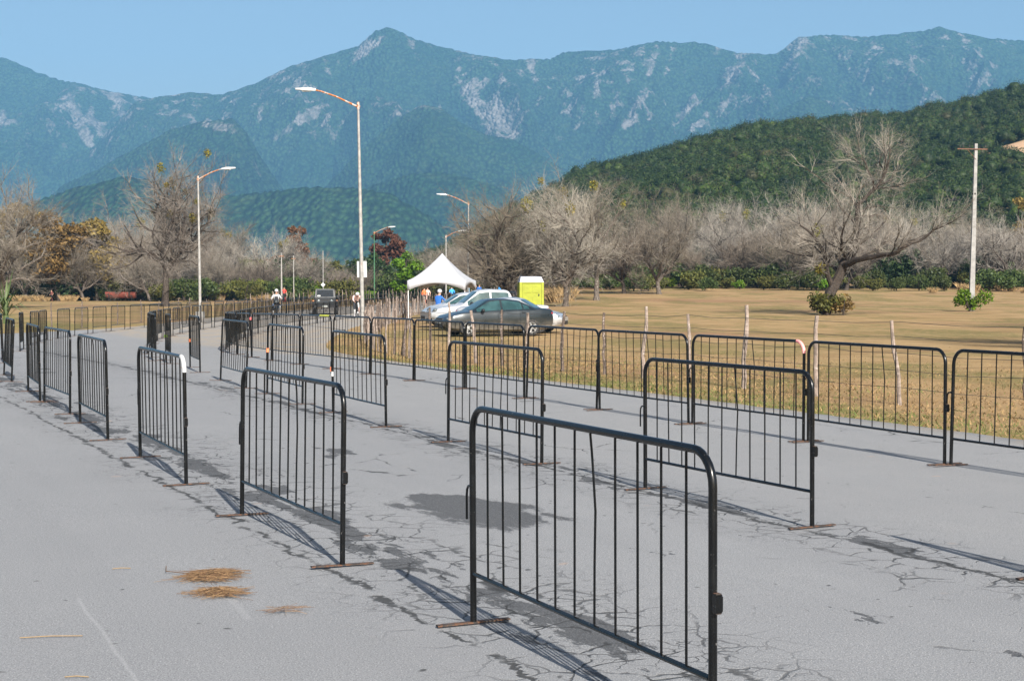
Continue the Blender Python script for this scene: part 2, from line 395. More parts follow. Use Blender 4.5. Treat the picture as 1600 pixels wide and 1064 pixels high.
for i,(pts,dist,sl_) in enumerate(RIDGES):
    yr=prof(pts)(C); 
    jit=fbm(C*.02,np.full(C.shape,i*7.7),4,40+i)
    Dr=dist+180*fbm(C*.004,np.full(C.shape,i*3.1),3,60+i)
    hr=CAMH+(446-yr+2.2*jit*(i<5))/F*Dr
    dd=Dr-D
    drop=np.where(dd>0,dd*sl_,-dd*1.0)
    wx=X+90*fbm(X/420,D/420,3,21+i); wy=D+90*fbm(X/420+9,D/420,3,31+i)
    spur=fbm(wx/360,wy/800,5,80+i,True,.52)
    fine=fbm(wx/90,wy/110,4,90+i,True)
    amp=np.clip(drop/220,0,1)
    h=hr-drop+amp*(200*spur-76)*min(1,(dist/3800)**1.4)+np.clip(drop/40,.12,1)*8*fine
    h=np.where(h<0,h*.2,h)
    up=h>Hh
    Hh=np.where(up,h,Hh)
    rocky=(smooth(.1,.55,spur)*.75+smooth(.2,.7,fine)*.6)*{0:.80,1:.78,2:.78,3:.6,4:.3,5:.25,6:0}[i]
    hi=np.clip(h/500,.15,1)
    rk=np.where(up,rocky*hi,rk)
# bare cliffs where the photograph shows them (position of the rock on the range)
def cliff(px,py,sx,sy,ang,k):
    global rk
    yy=446-(Hh-CAMH)/D*F
    a=R(ang); u=(C-px)*math.cos(a)+(yy-py)*math.sin(a); v=-(C-px)*math.sin(a)+(yy-py)*math.cos(a)
    rk=rk+k*np.exp(-(u/sx)**2-(v/sy)**2)*(D>2600)
for c_ in [(735,150,30,14,50,1.0),(775,190,36,20,35,1.3),(660,168,40,9,5,.7),(480,185,40,8,-35,.8),(130,195,36,9,65,1.0),(150,185,30,8,65,.6),(185,160,40,10,60,.7),(5,190,16,20,60,1.0),(345,200,44,8,10,.8),(395,255,40,7,55,.8),
           (590,70,24,9,-35,.9),(650,85,30,6,60,.7),(830,105,22,6,80,1.0),(1020,95,34,7,-75,1.0),(1045,95,34,6,-70,.9),(1110,90,26,9,-45,1.0),(1150,105,40,7,-55,.8),(1245,75,30,9,-65,.8),(990,175,36,8,-60,.9),(1065,180,40,10,-50,1.0),(1090,195,30,9,-50,.7),(520,215,26,8,70,.7),(560,90,26,8,-45,.6),(1415,65,22,8,80,.6),(1130,165,24,6,-50,.7),(930,130,30,6,80,.5)]: cliff(*c_)
V=np.stack([X,D,Hh],-1).reshape(-1,3)
idx=np.arange(C.size).reshape(C.shape)
Fq=np.stack([idx[:-1,:-1],idx[:-1,1:],idx[1:,1:],idx[1:,:-1]],-1).reshape(-1,4)
def mountain_mat():
    m,t,b=newmat('forested limestone mountain'); p=t.pos()
    at_=t.new('ShaderNodeAttribute'); at_.attribute_name='rock'; rock=at_.outputs['Fac']
    a=t.noise(p,.0035,5,.6); tr=t.voro(t.vmul(p,(1,.42,1.0)),.105); tn=t.noise(t.vmul(p,(1,.6,1)),.03,6,.7); sm=t.noise(t.vmul(p,(1,1,.45)),.022,7,.74)
    c=t.mix(t.ramp(a,.35,.65),(.018,.050,.020),(.033,.072,.027))
    c=t.mix(t.ramp(tr,.2,.7,0,.9),c,(.008,.022,.010))
    c=t.mix(t.ramp(tn,.5,.72,0,.55),c,(.052,.080,.03))
    k=t.ramp(t.math('ADD',t.math('MULTIPLY',rock,.62),t.math('MULTIPLY',t.math('SUBTRACT',sm,.5),2.3)),.62,.84)
    k=t.math('MULTIPLY',k,t.ramp(tn,.66,.46,.25,.95))
    rc=t.mix(t.ramp(tn,.35,.65),(.225,.205,.185),(.125,.113,.104))
    c=t.mix(k,c,rc)
    t.put(b.inputs['Base Color'],c); b.inputs['Roughness'].default_value=.95; b.inputs['Specular IOR Level'].default_value=.05
    t.put(b.inputs['Normal'],t.bump(t.math('SUBTRACT',t.math('MULTIPLY',tn,1.2),tr),.9,14.0)); return m
me=np_mesh('mountains',V,Fq,mountain_mat(),None,True)
atr=me.attributes.new('rock','FLOAT','POINT'); atr.data.foreach_set('value',np.clip(rk,0,2).ravel().astype(np.float32))
mo=link('mountains',me); tag(mo,'hazy forested mountain range with pale limestone cliffs','mountains',kind='structure')

# ------------------------------------------------------------------ near hill on the right, and its wood
hp=prof([(560,446),(700,400),(790,345),(870,300),(900,278),(960,260),(1000,255),(1050,242),(1100,226),(1160,211),(1200,206),(1300,200),(1330,194),(1400,190),(1450,176),(1500,170),(1560,160),(1600,150),(1750,135),(2000,120),(2500,100)])
hc=np.linspace(560,2300,260); hr_=np.linspace(215,900,150); C,D=np.meshgrid(hc,hr_)
def hill_h(C,D):
    X=(C-800)/F*D; Dr=520+25*np.sin(C*.01)
    top=CAMH+(446-hp(C))/F*Dr
    f=np.clip((D-225)/(Dr-225),0,1); up=1.2+(top-1.2)*(.8*f+.2*f*f*(3-2*f))
    h=np.where(D<Dr,up,top-(D-Dr)*.25)
    h=h+2.6*fbm(X/40,D/40,4,150)*np.clip(f*3,0,1)*np.clip((top-3)/20,0,1)
    return np.where(D<226,-1.0,h)
HH=hill_h(C,D); V=np.stack([(C-800)/F*D,D,HH],-1).reshape(-1,3); idx=np.arange(C.size).reshape(C.shape)
Fq=np.stack([idx[:-1,:-1],idx[:-1,1:],idx[1:,1:],idx[1:,:-1]],-1).reshape(-1,4)
def hill_mat():
    m,t,b=newmat('hill soil and undergrowth'); p=t.pos(); n=t.noise(p,.12,5,.6); f=t.noise(p,.8,5,.7)
    c=t.mix(t.ramp(n,.5,.66),(.045,.062,.02),(.30,.18,.09)); c=t.mix(t.ramp(f,.4,.7,0,.6),c,(.03,.045,.015))
    # cut earth bank by the right edge
    X,Y,Z=t.sep(p); k=t.math('MULTIPLY',t.ramp(t.math('ADD',X,t.math('MULTIPLY',t.math('SUBTRACT',f,.5),16)),121,125),t.math('MULTIPLY',t.ramp(t.math('ADD',Y,t.math('MULTIPLY',t.math('SUBTRACT',n,.5),60)),358,362),t.ramp(Y,392,386)))
    c=t.mix(k,c,t.mix(f,(.42,.25,.14),(.55,.36,.22)))
    t.put(b.inputs['Base Color'],c); b.inputs['Roughness'].default_value=.95; return m
ho=link('hill',np_mesh('hill',V,Fq,hill_mat(),None,True)); tag(ho,'rounded wooded hill rising to the right','hill',kind='structure')
def ico(sub):
    bm=bmesh.new(); bmesh.ops.create_icosphere(bm,subdivisions=sub,radius=1); bm.verts.ensure_lookup_table()
    v=np.array([x.co[:] for x in bm.verts]); f=np.array([[x.index for x in q.verts] for q in bm.faces]); bm.free(); return v,f
def leafmat(name,cols,gloss=.55,trans=.25,scale=3.0,patch=None):
    """cols: dark, mid, light; variety between leaf clumps is pigment, not light"""
    m,t,b=newmat(name); g=t.new('ShaderNodeNewGeometry'); p=t.coord(); rnd=g.outputs['Random Per Island']
    oi=t.new('ShaderNodeObjectInfo').outputs['Random']
    c=t.mix(t.ramp(t.noise(p,scale,3,.6),.35,.65),cols[0],cols[1]); c=t.mix(t.math('MULTIPLY',t.math('POWER',rnd,2.0),.8),c,cols[2])
    h=t.new('ShaderNodeHueSaturation'); t.put(h.inputs['Value'],t.math('ADD',.8,t.math('MULTIPLY',oi,.4))); t.put(h.inputs['Hue'],t.math('ADD',.485,t.math('MULTIPLY',oi,.03))); t.put(h.inputs['Color'],c)
    t.put(b.inputs['Base Color'],h.outputs[0]); b.inputs['Roughness'].default_value=gloss; b.inputs['Specular IOR Level'].default_value=.25
    if trans: 
        tr=t.new('ShaderNodeBsdfTranslucent'); t.put(tr.inputs['Color'],h.outputs[0]); mx=t.new('ShaderNodeMixShader'); mx.inputs[0].default_value=trans
        t.l.new(b.outputs[0],mx.inputs[1]); t.l.new(tr.outputs[0],mx.inputs[2]); t.l.new(mx.outputs[0],t.n['Material Output'].inputs['Surface'])
    return m
def wood():
    rg=np.random.default_rng(5); iv,jf=ico(2); protos=[]
    for k in range(7):
        n=np.array([mnoise.fractal(Vector(p*1.7+k*13),1.0,2.1,4) for p in iv]); n2=np.array([mnoise.noise(Vector(p*5+k*7)) for p in iv])
        protos.append(iv*(1+.42*n+.22*n2)[:,None]*[1,1,.8])
    VV=[];FF=[];MI=[];o=0; LV=[];LM=[]
    n=0; pts=[]
    for _ in range(60000):
        c=rg.uniform(650,1720); d=math.sqrt(rg.uniform(222**2,560**2)); 
        if hp(c)>420: continue
        pts.append((c,d))
        if len(pts)>=12000: break
    for c,d in pts:
        x=(c-800)/F*d; z=float(hill_h(np.array(c),np.array(d)))
        if 120<x<152 and 352<d<388: continue
        if mnoise.noise(Vector((x*.05,d*.05,1)))>.42 and rg.random()<.6: continue
        r=(.7+1.75*rg.random()**1.6)*(1.25 if rg.random()<.08 else 1); P=protos[rg.integers(7)]; a=rg.uniform(0,6.28)
        ca,sa=math.cos(a),math.sin(a); Q=P*r*.66*[1,1,rg.uniform(.85,1.25)]; Q=np.stack([Q[:,0]*ca-Q[:,1]*sa,Q[:,0]*sa+Q[:,1]*ca,Q[:,2]],1)+[x,d,z+r*.95]
        mi=int(np.clip(1.5+1.5*mnoise.noise(Vector((x*.04,d*.04,5)))+rg.normal()*.75,0,3))
        VV.append(Q);FF.append(jf+o);MI.append(np.full(len(jf),mi)); o+=len(Q)
        # leaf sprays breaking the outline
        nl=150; u=rg.normal(size=(nl,3)); u/=np.linalg.norm(u,axis=1)[:,None]; u[:,2]=np.abs(u[:,2])*.9
        c0=np.array([x,d,z+r*.95])+u*r*rg.uniform(.55,1.25,(nl,1))
        t1=rg.normal(size=(nl,3)); t1/=np.linalg.norm(t1,axis=1)[:,None]; t2=np.cross(u,t1); s=rg.uniform(.2,.5,(nl,1))
        LV.append(np.stack([c0-t1*s,c0-t2*s*.6,c0+t1*s],1).reshape(-1,3)); LM.append(np.clip(mi+(rg.random(nl)<.38),0,3))
    V1=np.vstack(VV); F1=np.vstack(FF); V2=np.vstack(LV); F2=np.arange(len(V2)).reshape(-1,3)+len(V1)
    mats=[leafmat('dark oak canopy',((.005,.013,.002),(.0085,.021,.003),(.026,.048,.006)),.6,.0,.5),leafmat('oak canopy',((.0085,.020,.003),(.013,.030,.004),(.036,.062,.008)),.6,.0,.5),
          leafmat('fresh canopy',((.016,.034,.005),(.025,.050,.006),(.056,.090,.011)),.6,.0,.5),leafmat('dry canopy',((.026,.03,.01),(.038,.039,.013),(.065,.06,.02)),.6,.0,.5)]
    return np_mesh('hill_wood',np.vstack([V1,V2]),np.vstack([F1,F2]),mats,np.r_[np.concatenate(MI),np.concatenate(LM)],np.r_[np.ones(len(F1),bool),np.zeros(len(F2),bool)])
wo=link('hill_wood',wood()); tag(wo,'dense dark green wood covering the hill on the right','wood',kind='stuff')

# ------------------------------------------------------------------ air
hz=MB(); hz.box((0,2700,455),(9600,6600,920)); hm=bpy.data.materials.new('haze'); hm.use_nodes=True
hn=hm.node_tree; hn.nodes.remove(hn.nodes['Principled BSDF']); pv=hn.nodes.new('ShaderNodeVolumePrincipled')
HAZE_DENS=1.4e-4
pv.inputs['Color'].default_value=(.26,.60,1.0,1); pv.inputs['Density'].default_value=HAZE_DENS; pv.inputs['Anisotropy'].default_value=0.0
hn.links.new(pv.outputs[0],hn.nodes['Material Output'].inputs['Volume'])
hb=hz.build('haze',hm,smooth_=False); tag(hb,'blue haze between the road and the mountains','haze',kind='stuff')
# ------------------------------------------------------------------ plants
M_BARK=mat('grey bark',(.105,.085,.07),.9,0,.4,14,(.27,.25,.225),.58,9,.2)
M_BARKD=mat('dark bark',(.062,.049,.04),.9,0,.4,12,(.19,.17,.15),.6,9,.2)
M_TWIG=mat('pale bare twigs',(.205,.18,.148),.9,0,.35,.9,None,.6,5,.15)
M_TWIGG=mat('silver bare twigs',(.26,.237,.2),.9,0,.3,.9,None,.6,5,.15)
M_TWIGB=mat('brown bare twigs',(.148,.122,.098),.9,0,.35,.9,None,.6,5,.15)
M_LIMB=mat('blackened limb bark',(.05,.04,.033),.9,0,.4,10,(.13,.115,.10),.64,9,.2)
M_MIST=leafmat('yellow green mistletoe',((.10,.105,.02),(.17,.15,.02),(.30,.22,.02)),.6,.2,1.5)
M_LEAF=leafmat('thicket leaves',((.030,.048,.015),(.05,.075,.02),(.11,.135,.035)),.5,.25,.8)
M_LIME=leafmat('bright green leaves',((.055,.11,.008),(.095,.18,.012),(.18,.27,.02)),.45,.3,.8)
M_OLIVE=leafmat('olive leaves',((.055,.065,.016),(.095,.105,.024),(.17,.165,.035)),.6,.25,.8)
M_GOLD=leafmat('golden brown leaves',((.10,.065,.02),(.165,.105,.03),(.26,.17,.045)),.6,.25,.6)
M_RUST=leafmat('rusty leaves',((.085,.04,.022),(.135,.062,.032),(.19,.10,.05)),.65,.2,.6)
M_DEEP=leafmat('deep green leaves',((.012,.026,.010),(.022,.042,.013),(.05,.08,.02)),.5,.2,.6)
M_STRAW=mat('dry straw blades',(.30,.205,.10),.85,0,.4,1.3,None,.6,5,.2)
M_GRN=mat('green grass blades',(.10,.12,.035),.8,0,.4,1.3,None,.6,5,.2)
M_TAN=mat('tan grass blades',(.255,.17,.082),.85,0,.35,1.3,None,.6,5,.2)

def seg_arrays(segs, n):
    """segs: list of (p0,p1,r0,r1) -> open prisms with n sides, one numpy mesh"""
    P0=np.array([s[0] for s in segs]);P1=np.array([s[1] for s in segs]);r0=np.array([s[2] for s in segs])[:,None];r1=np.array([s[3] for s in segs])[:,None]
    t=P1-P0; t/=np.maximum(1e-6,np.linalg.norm(t,axis=1))[:,None]
    ref=np.where(np.abs(t[:,2:3])<.9,np.array([[0,0,1.]]),np.array([[1.,0,0]]))
    x=np.cross(t,ref); x/=np.linalg.norm(x,axis=1)[:,None]; y=np.cross(x,t)
    vs=[]
    for k in range(n):
        a=2*math.pi*k/n; vs.append(P0+(x*math.cos(a)+y*math.sin(a))*r0)
    for k in range(n):
        a=2*math.pi*k/n; vs.append(P1+(x*math.cos(a)+y*math.sin(a))*r1)
    V=np.stack(vs,1).reshape(-1,3); b=(np.arange(len(segs))*2*n)[:,None]
    fs=[b+np.array([[k,(k+1)%n,(k+1)%n+n,k+n]]) for k in range(n)]
    return V,np.concatenate(fs,0)
class Tree:
    def __init__(s,seed): s.rg=random.Random(seed); s.limb=MB(); s.tw=[]; s.tips=[]; s.knots=[]
    def rv(s,k=1.0):
        return Vector((s.rg.gauss(0,1),s.rg.gauss(0,1),s.rg.gauss(0,1)))*k
    def twig(s,p,d,L,r,lev):
        """fine twigs, level counts down"""
        q=p; d=d.normalized(); n=3 if lev>0 else 2
        for i in range(n):
            d=(d+s.rv(.20)+Vector((0,0,.07))).normalized(); e=q+d*(L/n)
            r2=r*.8
            s.tw.append((tuple(q),tuple(e),r,r2)); r=r2
            if lev>0:
                for _ in range(s.rg.choice((1,2,2,3))):
                    sd=(d+s.rv(.62)).normalized()
                    s.twig(q+(e-q)*s.rg.random(),sd,L*s.rg.uniform(.45,.75),r*.68,lev-1)
            q=e
        s.tips.append(q)
    def branch(s,p,d,L,r,lev,curl=.16,lift=.06,droop=0.0,nseg=6,den=1.0):
        pts=[p.copy()];rs=[r];d=d.normalized();q=p.copy()
        for i in range(nseg):
            f=(i+1)/nseg
            d=(d+s.rv(curl)+Vector((0,0,lift-droop*f))).normalized(); q=q+d*(L/nseg); pts.append(q.copy()); rs.append(r*(1-.62*f))
            if i>=1 or lev<2:
                k=(2 if lev>=1 else 3)
                for _ in range(k):
                    if s.rg.random()>.85*den: continue
                    sd=(d+s.rv(.55)); 
                    if lev>0: s.branch(q.copy(),sd,L*s.rg.uniform(.42,.68),rs[-1]*.62,lev-1,curl*1.1,lift,droop,max(4,nseg-1),den)
                    else: s.twig(q.copy(),sd,s.rg.uniform(.7,1.35)*s.ts,min(rs[-1]*.5,.016),1)
        s.twig(q,d,1.2*s.ts,min(rs[-1]*.8,.018),1)
        s.limb.tube(pts,rs,6 if r>.06 else 4,0,False); s.knots.append(pts[len(pts)//2])
    def finish(s,name):
        V,Fq=seg_arrays(s.tw,3); return V,Fq
def bare_tree(seed,h,tr,fork,nl,spread,ts=1.0,lev=1,lean=(0,0),lift=.08,den=1.0):
    T=Tree(seed); T.ts=ts; rg=T.rg
    # trunk up to the fork
    pts=[];rs=[];q=Vector((0,0,-.15)); n=5; d=Vector((lean[0],lean[1],1)).normalized()
    for i in range(n+1):
        pts.append(q.copy()); rs.append(tr*(1.35 if i==0 else 1.0-.06*i)); d=(d+T.rv(.07)).normalized(); q=q+d*(fork/n)
    T.limb.tube(pts,rs,9,0,False); top=pts[-1]
    for k in range(nl):
        a=2*math.pi*(k+rg.random()*.7)/nl; dd=Vector((math.cos(a)*spread,math.sin(a)*spread,1))+d*.4
        T.branch(top-Vector((0,0,rg.random()*fork*.25)),dd,(h-fork)*rg.uniform(.62,.82),tr*rg.uniform(.5,.66),lev,.25,lift,0,7,den)
    return T
def mistletoe(T,n,seed,size=(.25,.5),top=True):
    rg=np.random.default_rng(seed); ks=T.knots if not top else [t for t in T.tips if t.z>.5*max(q.z for q in T.tips)]
    V=[]
    for i in range(n):
        c=np.array(ks[rg.integers(len(ks))]); r=rg.uniform(*size); m=int(150*r/.4)
        u=rg.normal(size=(m,3)); u/=np.linalg.norm(u,axis=1)[:,None]; u=u*r*rg.uniform(.3,1,(m,1))*[1,1,1.25]+c
        V.append(leaf_tris(u,.09,rg))
    return V
def leaf_tris(c,s,rg):
    n=len(c); a=rg.normal(size=(n,3)); a/=np.linalg.norm(a,axis=1)[:,None]; b=np.cross(a,rg.normal(size=(n,3))); b/=np.maximum(1e-6,np.linalg.norm(b,axis=1))[:,None]
    k=(s*rg.uniform(.6,1.4,(n,1)))
    return np.stack([c-a*k,c-b*k*.5,c+a*k,c+b*k*.5],1).reshape(-1,3)
def quads(V): return np.arange(len(V)).reshape(-1,4)
def leaf_cloud(lumps,n,size,seed,shell=.55):
    rg=np.random.default_rng(seed); w=np.array([l[3]*l[4]*l[5] for l in lumps])**.67; w/=w.sum(); V=[]
    for l,k in zip(lumps,(w*n).astype(int)):
        u=rg.normal(size=(k,3)); u/=np.linalg.norm(u,axis=1)[:,None]; rr=1-shell*rg.random((k,1))**1.7
        nz=np.array([.82+.42*mnoise.noise(Vector(x*2.2)+Vector((seed,l[0],l[1]))) for x in u])[:,None]
        V.append(u*rr*nz*np.array(l[3:6])+np.array(l[:3]))
    return leaf_tris(np.vstack(V),size,rg)
def place(proto_parts,name,label,cat,group,x,y,rz,sc_=1.0,sz=None,dz=0.0):
    """first use of a kind makes it, later ones copy"""
    r=thing(name,label,cat,(x,y,gz(x,y)+dz),rz,group); r.scale=(sc_,sc_,sz or sc_)
    for nm,me in proto_parts: link(nm,me,r)
    return r
def bare_meshes(seed,twm,bark,mist=0,**k):
    T=bare_tree(seed,**k); V,Fq=T.finish('crown')
    parts=[('trunk',T.limb.mesh('trunk',bark)),('crown',np_mesh('crown',V,Fq,twm))]
    if mist:
        parts+=[('mistletoe',np_mesh('mistletoe',Vm,quads(Vm),M_MIST)) for Vm in mistletoe(T,mist,seed)]
    return parts
B=[bare_meshes(11,M_TWIG,M_BARK,0,h=8.8,tr=.26,fork=1.7,nl=5,spread=1.15,lev=1,lean=(.25,0)),
   bare_meshes(12,M_TWIGG,M_BARK,3,h=9.0,tr=.20,fork=2.0,nl=5,spread=.75,lev=1),
   bare_meshes(13,M_TWIG,M_BARKD,0,h=8.2,tr=.28,fork=1.5,nl=6,spread=1.5,lev=1,lift=.04,lean=(-.2,.1)),
   bare_meshes(14,M_TWIGB,M_BARKD,0,h=8.2,tr=.22,fork=1.6,nl=5,spread=1.05,lev=1,lean=(.3,.1)),
   bare_meshes(15,M_TWIGG,M_BARK,5,h=10.5,tr=.24,fork=2.6,nl=5,spread=.6,lev=1),
   bare_meshes(16,M_TWIG,M_BARK,0,h=7.4,tr=.20,fork=1.2,nl=6,spread=1.3,lev=1,lean=(-.3,0)),
   bare_meshes(17,M_TWIGB,M_BARK,0,h=6.5,tr=.15,fork=.9,nl=6,spread=1.2,lev=1),
   bare_meshes(18,M_TWIGB,M_BARKD,11,h=13.6,tr=.34,fork=4.2,nl=9,spread=.95,lev=1,ts=1.3)]
def shrub(seed,r,h,m,n=900,size=.13):
    rg=random.Random(seed); L=[(rg.gauss(0,.45)*r,rg.gauss(0,.45)*r,h*rg.uniform(.3,.62),r*rg.uniform(.45,.75),r*rg.uniform(.45,.75),h*rg.uniform(.3,.45)) for _ in range(6)]
    V=leaf_cloud(L,n,size,seed,.7); V[:,2]=np.maximum(V[:,2],.02)
    mb=MB()
    for k in range(6):
        a=rg.uniform(0,6.28); mb.tube([(0,0,-.1),(math.cos(a)*r*.25,math.sin(a)*r*.25,h*.35),(math.cos(a)*r*.55,math.sin(a)*r*.55,h*.7)],[.05,.035,.012],5,0,False)
    return [('foliage',np_mesh('foliage',V,quads(V),m)),('stem',mb.mesh('stem',M_BARKD))]
S=[shrub(31,2.2,3.2,M_LEAF,2600,.17),shrub(32,1.8,2.4,M_OLIVE,1900,.16),shrub(33,1.5,1.9,M_LEAF,1500,.14),shrub(34,2.0,2.7,M_GOLD,1500,.15),shrub(35,1.4,1.6,M_LIME,1300,.14),shrub(36,2.6,4.2,M_DEEP,3200,.2)]
def leafy(seed,h,r,m,n,size=.2,base=.25,conic=0.0):
    rg=random.Random(seed); L=[]
    for k in range(16):
        f=rg.random(); z=h*(base+(1-base)*(.12+.78*f)); rr=r*(1-conic*f)*(1-.35*(2*f-1)**2); a=rg.uniform(0,6.28); q=rg.random()**.6*rr*.72
        s=rg.uniform(.3,.52)*rr; L.append((math.cos(a)*q,math.sin(a)*q,z,s,s,s*rg.uniform(.6,.85)))
    V=leaf_cloud(L,n,size,seed,.6); mb=MB(); mb.tube([(0,0,-.15),(.1,.05,h*.3),(0,.1,h*.55),(.05,0,h*.85)],[.24,.19,.13,.03],8,0,False)
    for l in L[:11]: mb.tube([(0,.05,h*.3),(l[0]*.5,l[1]*.5,(h*.3+l[2])*.5),(l[0],l[1],l[2])],[.10,.07,.02],5,0,False)
    return [('trunk',mb.mesh('trunk',M_BARKD)),('crown',np_mesh('crown',V,quads(V),m))]
def grass_tuft(seed,r,h,m,n=260):
    rg=np.random.default_rng(seed); a=rg.uniform(0,6.28,n); q=r*np.sqrt(rg.random(n))*.7; x=q*np.cos(a);y=q*np.sin(a); hh=h*rg.uniform(.3,1,n)
    lx=x*.3/max(r,.01)+rg.normal(size=n)*.26; ly=y*.3/max(r,.01)+rg.normal(size=n)*.26; b=rg.uniform(0,3.14,n); w_=.014+.012*rg.random(n)
    ax=np.cos(b)*w_; ay=np.sin(b)*w_; z0=np.zeros(n)-.03
    V=np.stack([np.stack([x-ax,y-ay,z0],1),np.stack([x+ax,y+ay,z0],1),np.stack([x+lx*hh*.5+ax*.6,y+ly*hh*.5+ay*.6,hh*.62],1),np.stack([x+lx*hh,y+ly*hh,hh],1)],1).reshape(-1,3)
    return np_mesh('blades',V,quads(V),m)
# ------------------------------------------------------------------ where the plants stand
rp=random.Random(21)
# the leaning bare tree in the right field, limbs laid out one by one
YT=87.0; base=at(1291,486,YT); 
T=Tree(77); T.ts=1.0
def LP(px,py,dy=0): p=at(px,py,YT+dy); return p-Vector((base.x,base.y,gz(base.x,base.y)))
def limb(pts,r0,r1,den=1.0,lev=0,every=1):
    P=[LP(*p) for p in pts]; D=spline3(P,.35); n=len(D)
    rs=[r0+(r1-r0)*(i/(n-1)) for i in range(n)]
    D=[p+T.rv(.03) if 0<i<n-1 else p for i,p in enumerate(D)]
    T.limb.tube(D,rs,8 if r0>.08 else 5,0,False)
    for i in range(2,n):
        if i%every: continue
        if rp.random()<.8*den:
            d=(D[i]-D[i-1]).normalized()+T.rv(.6)+Vector((0,0,.15))
            if lev: T.branch(D[i].copy(),d,rp.uniform(1.0,2.2),rs[i]*.5,lev-1,.2,.05,0,5,.9)
            else: T.twig(D[i].copy(),d,rp.uniform(.7,1.5),.017,1)
    T.twig(D[-1].copy(),D[-1]-D[-2],1.3,.017,1)
def spline3(P,step):
    Q=[2*P[0]-P[1]]+P+[2*P[-1]-P[-2]]; out=[]
    for i in range(1,len(Q)-2):
        p0,p1,p2,p3=Q[i-1:i+3]; n=max(2,int((p2-p1).length/step))
        for k in range(n):
            t=k/n; out.append(.5*((2*p1)+(-p0+p2)*t+(2*p0-5*p1+4*p2-p3)*t*t+(-p0+3*p1-3*p2+p3)*t**3))
    return out+[P[-1].copy()]
limb([(1289,492),(1294,470),(1302,448),(1313,424),(1322,405)],.34,.26,.15)
limb([(1300,452),(1293,430,-.4),(1290,408,-.6),(1283,385,-.8),(1270,368,-1),(1250,352,-1.3)],.17,.05,1,1)
limb([(1318,412),(1326,392,.3),(1334,366,.5),(1338,338,.4),(1343,318,.3),(1360,303,.2),(1372,288),(1384,268,-.2),(1390,246,-.3),(1388,226,-.3)],.19,.025,.95,1)
limb([(1343,320,.3),(1330,312,.8),(1308,298,1.4),(1290,286,1.8),(1276,276,2),(1258,262,2)],.07,.02,.5,0,2)
limb([(1366,296,.2),(1362,276,-.6),(1352,256,-1),(1345,246,-1.2),(1330,250,-1.6)],.07,.02,1,1)
limb([(1372,288),(1386,284,.8),(1396,272,1.2),(1402,258,1.4)],.06,.02,1,1)
limb([(1382,268),(1374,250,.8),(1384,236,1)],.05,.02,1,1)
limb([(1340,335,.4),(1356,326,1.4),(1378,322,2.2),(1384,330,2.4)],.07,.02,.9,1)
limb([(1316,416),(1336,408,-1),(1356,402,-1.8),(1380,399,-2.4),(1400,395,-3),(1424,380,-3.4),(1444,373,-3.7),(1460,358,-4),(1478,352,-4.2)],.19,.04,.8,1)
limb([(1396,396,-2.9),(1410,384,-2),(1420,376,-1.5),(1440,372,-1),(1458,362,-.5)],.08,.02,.8,1)
limb([(1316,416),(1306,396,1.2),(1300,372,1.8),(1304,350,2.2),(1300,330,2.4)],.15,.03,1,1)
limb([(1310,425),(1292,410,1.6),(1270,400,2.5),(1248,398,3),(1226,392,3.4)],.12,.03,1,1)
limb([(1324,396),(1348,378,2.4),(1366,362,3.2),(1384,346,3.6)],.12,.03,1,1)
limb([(1320,404),(1314,380,-2),(1320,352,-3),(1330,330,-3.4)],.12,.03,1,1)
V,Fq=T.finish('crown'); r=thing('bare_tree','leaning bare tree alone in the dry field with a long low limb reaching right','tree',(base.x,base.y,gz(base.x,base.y)))
T.limb.build('trunk',M_LIMB,r); link('crown',np_mesh('crown',V,Fq,M_TWIG),r)
for Vm in mistletoe(T,3,5,(.25,.4),False): link('mistletoe',np_mesh('mistletoe',Vm,quads(Vm),M_MIST),r)
def climbing(seed,h,r,m,n): 
    L=[(0,0,h*k/6,r*(1-.5*k/6),r*(1-.5*k/6),h*.16) for k in range(6)]; V=leaf_cloud(L,n,.085,seed,.8); V[:,2]=np.maximum(V[:,2],.01); return np_mesh('foliage',V,quads(V),m)
# creeper at its foot
s=place(shrub(61,1.0,1.5,M_OLIVE,1200,.10),'bush','olive bush wrapped round the foot of the lone leaning tree','bush',None,base.x-.15,base.y-.3,0.3)
s=place(shrub(62,.8,1.2,M_GOLD,700,.09),'bush','golden brown weed bush right of the lone leaning tree foot','bush',None,base.x+.9,base.y-.4,1)
p_=at(1512,478,96); place(shrub(63,.95,1.45,M_LIME,2000,.09),'bush','bright green bush round the foot of the grey concrete power pole','bush',None,p_.x,p_.y-.35,0)
